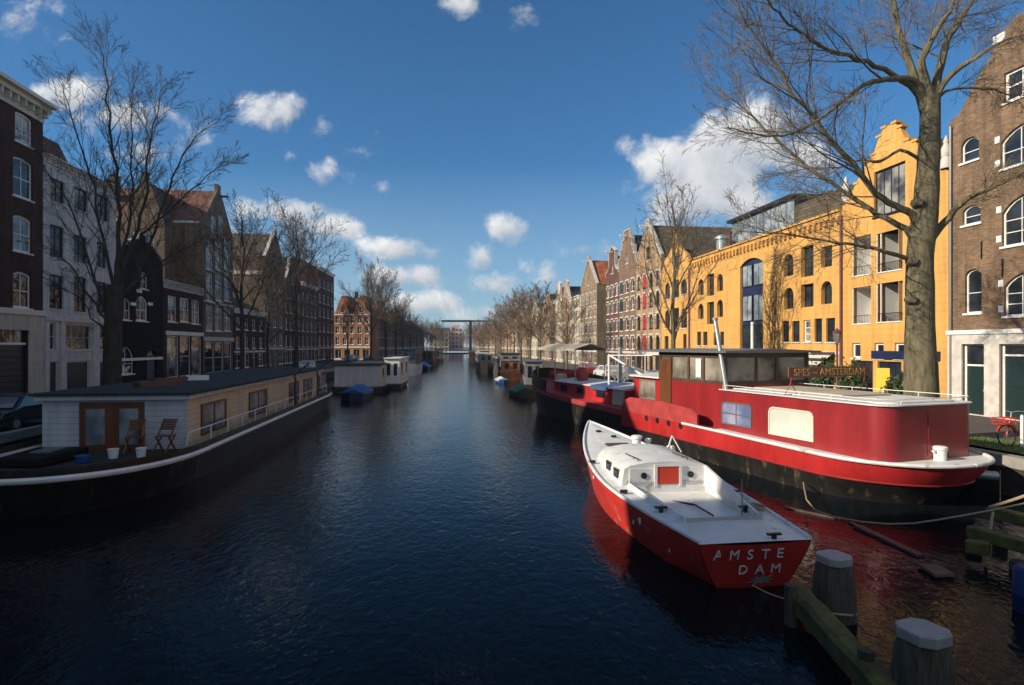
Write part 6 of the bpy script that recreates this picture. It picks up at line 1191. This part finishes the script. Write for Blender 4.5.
# ================================================================ drawbridge
Yb = 250; xl = at(440, 0, Yb).x; xr = at(484, 0, Yb).x; xp = at(470.5, 0, Yb).x; zb = at(0, 321.8, Yb).z; D_ = thing('drawbridge', 'distant drawbridge with a dark overhead balance beam across the canal', 'bridge', (xp, Yb, 0))
b2 = MB(); b2.box(xl-xp-2, xr-xp+2, -2.5, 2.5, 1.3, 1.9); 
for y in (-2.4, 2.4): b2.box(xl-xp-2, xr-xp+2, y-.05, y+.05, 2.75, 2.85)
for i in range(14): x = xl-xp-1.5+i*1.5; b2.box(x-.04, x+.04, -2.45, -2.35, 1.9, 2.75)
b2.build('deck', M['black'], D_); p_ = MB()
for y in (-2.6, 2.6): p_.box(-.38, .38, y-.3, y+.3, -.5, zb)
p_.build('portal_post', M['black'], D_); p_ = MB()
for y in (-2.6, 2.6): p_.box(at(442, 0, Yb).x-xp, 1.3, y-.35, y+.35, zb+.01, zb+.6); p_.box(1.3, at(490, 0, Yb).x-xp, y-.2, y+.2, zb+.15, zb+.5)
for x in (at(443, 0, Yb).x-xp, at(455, 0, Yb).x-xp, .2): p_.box(x-.3, x+.3, -2.2, 2.2, zb+.1, zb+.6)
p_.build('balance_beam', M['black'], D_); c = MB()
for y in (-2.5, 2.5): c.tube([(at(442.6, 0, Yb).x-xp, y, zb), (at(441.5, 0, Yb).x-xp, y, 1.9)], .09, 5)
c.build('chain', M['black'], D_)
for x in (xl-2, xr+1): MB().box(x-xp-1.6, x-xp+1.6, -3, 3, -.5, 1.29).build('pier', M['greystone'], D_)
# thin winter haze over the whole canal
hm = bpy.data.materials.new('thin_haze'); hm.use_nodes = True; hn = hm.node_tree; hn.nodes.clear(); pv = hn.nodes.new('ShaderNodeVolumePrincipled'); pv.inputs['Color'].default_value = (.86, .9, .95, 1); pv.inputs['Density'].default_value = .00032; pv.inputs['Anisotropy'].default_value = .2; mo = hn.nodes.new('ShaderNodeOutputMaterial'); hn.links.new(pv.outputs[0], mo.inputs['Volume'])
tag(MB().box(-1700, 1700, -120, 3200, -4, 32).build('haze', hm), 'thin pale haze lying along the far canal', 'haze', kind='stuff')
# ================================================================ light, sky, camera
SUNAZ, SUNEL = R(200), R(26)   # azimuth measured from +x; behind the camera on the shaded side
import os
S_ = Vector((math.cos(SUNAZ)*math.cos(SUNEL), math.sin(SUNAZ)*math.cos(SUNEL), math.sin(SUNEL)))
L = bpy.data.lights.new('sun', 'SUN'); L.energy = 5.; L.angle = R(.53); L.color = (1., .88, .71); lo = bpy.data.objects.new('sun', L); COL.objects.link(lo); lo.rotation_euler = S_.to_track_quat('Z', 'Y').to_euler(); lo.location = (-40, -20, 60)
w = bpy.data.worlds.new('World'); sc.world = w; w.use_nodes = True; nt = w.node_tree; nt.nodes.clear(); ln = nt.links.new
sky = nt.nodes.new('ShaderNodeTexSky'); sky.sky_type = 'NISHITA'; sky.sun_disc = False; sky.sun_elevation = SUNEL; sky.sun_rotation = math.atan2(S_.x, S_.y); sky.air_density = 1.; sky.dust_density = .3; sky.ozone_density = 3.
def Mt(op, a, b=None, c=None, clamp=False):
    n = nt.nodes.new('ShaderNodeMath'); n.operation = op; n.use_clamp = clamp
    for i, s in enumerate((a, b, c)):
        if s is None: continue
        if isinstance(s, (int, float)): n.inputs[i].default_value = s
        else: ln(s, n.inputs[i])
    return n.outputs[0]
tc_ = nt.nodes.new('ShaderNodeTexCoord'); sp = nt.nodes.new('ShaderNodeSeparateXYZ'); ln(tc_.outputs['Generated'], sp.inputs[0]); dx, dy, dz = sp.outputs
ya = Mt('MAXIMUM', dy, .05); u, v = Mt('DIVIDE', dx, ya), Mt('DIVIDE', dz, ya)
cv = nt.nodes.new('ShaderNodeCombineXYZ'); ln(u, cv.inputs[0]); ln(v, cv.inputs[1])
def noise(scale, det, rough, vec, dist=0.):
    n = nt.nodes.new('ShaderNodeTexNoise'); n.inputs['Scale'].default_value = scale; n.inputs['Detail'].default_value = det; n.inputs['Roughness'].default_value = rough; n.inputs['Distortion'].default_value = dist; ln(vec, n.inputs['Vector']); return n.outputs[0]
nz = noise(9., 8., .62, cv.outputs[0], .3); nz2 = noise(3.2, 4., .5, cv.outputs[0]); wsp = noise(22., 5., .6, cv.outputs[0])
# cumulus: bearing, height, half width, half height, strength (all in units of direction tangents)
CL = [(282, 110, 36, 22, .9), (262, 104, 20, 14, .7), (318, 124, 20, 12, .5), (325, 172, 28, 14, .6), (355, 150, 22, 16, .45), (382, 188, 12, 10, .6), (505, 228, 26, 15, .8), (481, 256, 15, 18, .75), (398, 248, 40, 12, .85), (432, 252, 22, 12, .8), (390, 276, 34, 11, .85), (425, 274, 22, 12, .85), (495, 284, 28, 14, .8), (583, 250, 38, 14, .75), (425, 303, 46, 12, .65), (500, 312, 50, 14, .6), (545, 272, 20, 16, .5), (346, 228, 16, 10, .6),
      (700, 170, 66, 44, 1.5), (735, 148, 60, 44, 1.5), (690, 195, 50, 34, 1.2), (668, 166, 40, 24, .9), (768, 120, 44, 26, 1.), (740, 200, 60, 26, .9), (790, 160, 40, 30, .9), (70, 95, 50, 18, .9), (125, 118, 54, 20, .9), (150, 150, 40, 20, .6), (15, 20, 42, 26, .6), (462, 4, 30, 13, .55), (520, 10, 36, 14, .36), (285, 212, 46, 16, .95), (320, 225, 34, 14, .7), (225, 235, 40, 14, .4), (690, 225, 40, 16, .6), (290, 155, 14, 10, .45)]
dens = None; num = None; den = None
for cx, cy, rx, ry, st_ in CL:
    a = Mt('DIVIDE', Mt('SUBTRACT', u, (cx-HX)/F), rx/F); b_ = Mt('DIVIDE', Mt('SUBTRACT', v, (HZ-cy)/F), ry/F); d = Mt('SQRT', Mt('ADD', Mt('MULTIPLY', a, a), Mt('MULTIPLY', b_, b_))); m_ = Mt('MULTIPLY', Mt('SUBTRACT', 1.25, d), st_)
    dens = m_ if dens is None else Mt('MAXIMUM', dens, m_); w_ = Mt('MULTIPLY', Mt('MAXIMUM', m_, 0.), Mt('MAXIMUM', m_, 0.)); bb = Mt('MULTIPLY', Mt('SUBTRACT', b_, Mt('MULTIPLY', a, .45)), w_); num = bb if num is None else Mt('ADD', num, bb); den = w_ if den is None else Mt('ADD', den, w_)
lit = Mt('DIVIDE', num, Mt('ADD', den, .02)); fr = Mt('GREATER_THAN', dy, .06)
q = Mt('ADD', Mt('MULTIPLY', Mt('SUBTRACT', nz, .5), 3.2), Mt('MULTIPLY', Mt('SUBTRACT', wsp, .5), .55)); dd = Mt('ADD', Mt('MAXIMUM', dens, -.4), q)
sm_ = nt.nodes.new('ShaderNodeMapRange'); sm_.interpolation_type = 'SMOOTHSTEP'; ln(dd, sm_.inputs[0]); sm_.inputs[1].default_value = .12; sm_.inputs[2].default_value = .92; sm_.inputs[3].default_value = 0; sm_.inputs[4].default_value = .93
hz_ = nt.nodes.new('ShaderNodeMapRange'); ln(v, hz_.inputs[0]); hz_.inputs[1].default_value = 0.; hz_.inputs[2].default_value = .3; hz_.inputs[3].default_value = .85; hz_.inputs[4].default_value = 0.
fill_cloud = nt.nodes.new('ShaderNodeMapRange'); ln(noise(2.2, 6., .6, tc_.outputs['Generated']), fill_cloud.inputs[0]); fill_cloud.inputs[1].default_value = .42; fill_cloud.inputs[2].default_value = .62; cover = Mt('ADD', Mt('MULTIPLY', sm_.outputs[0], fr), Mt('MULTIPLY', fill_cloud.outputs[0], Mt('MULTIPLY', Mt('LESS_THAN', dy, -.1), .85)), clamp=True); veil = Mt('MULTIPLY', hz_.outputs[0], Mt('ADD', Mt('MULTIPLY', nz2, .7), .4), clamp=True)  # unseen cloud cover behind the camera, added as white fill for the shade
sh = nt.nodes.new('ShaderNodeMapRange'); ln(Mt('ADD', Mt('MULTIPLY', lit, .55), Mt('MULTIPLY', Mt('SUBTRACT', nz, .5), 2.)), sh.inputs[0]); sh.inputs[1].default_value = -.6; sh.inputs[2].default_value = .5
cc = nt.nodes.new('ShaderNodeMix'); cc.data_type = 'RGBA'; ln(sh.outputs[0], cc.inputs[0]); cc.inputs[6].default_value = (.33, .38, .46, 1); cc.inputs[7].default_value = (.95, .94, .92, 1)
tint = nt.nodes.new('ShaderNodeMix'); tint.data_type = 'RGBA'; tint.blend_type = 'MULTIPLY'; tint.inputs[0].default_value = 1.; ln(sky.outputs[0], tint.inputs[6]); tint.inputs[7].default_value = (.43, .82, 1.06, 1)
b1 = nt.nodes.new('ShaderNodeBackground'); ln(tint.outputs[2], b1.inputs[0]); b1.inputs[1].default_value = .084
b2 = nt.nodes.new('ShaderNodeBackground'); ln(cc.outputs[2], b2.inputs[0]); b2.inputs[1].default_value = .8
b3 = nt.nodes.new('ShaderNodeBackground'); b3.inputs[0].default_value = (.4, .53, .66, 1); b3.inputs[1].default_value = .8
mh = nt.nodes.new('ShaderNodeMixShader'); ln(veil, mh.inputs[0]); ln(b1.outputs[0], mh.inputs[1]); ln(b3.outputs[0], mh.inputs[2])
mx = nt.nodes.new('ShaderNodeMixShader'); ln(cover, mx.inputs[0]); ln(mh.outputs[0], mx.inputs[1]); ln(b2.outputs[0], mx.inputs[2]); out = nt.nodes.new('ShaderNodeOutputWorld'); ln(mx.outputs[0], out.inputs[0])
cam = bpy.data.cameras.new('camera'); co = bpy.data.objects.new('camera', cam); COL.objects.link(co); co.location = (0, 0, EYE); co.rotation_euler = (R(90), 0, 0); cam.sensor_width = 36; cam.lens = F/1024*36; cam.shift_y = (HZ-342.5)/1024; cam.clip_end = 6000; cam.clip_start = .05; sc.camera = co
vs_ = sc.view_settings; vs_.view_transform = 'Standard'; vs_.look = 'None'; vs_.exposure = .38; vs_.gamma = 1.; vs_.use_curve_mapping = False
sc.cycles.max_bounces = 6; sc.cycles.diffuse_bounces = 3; sc.cycles.glossy_bounces = 3
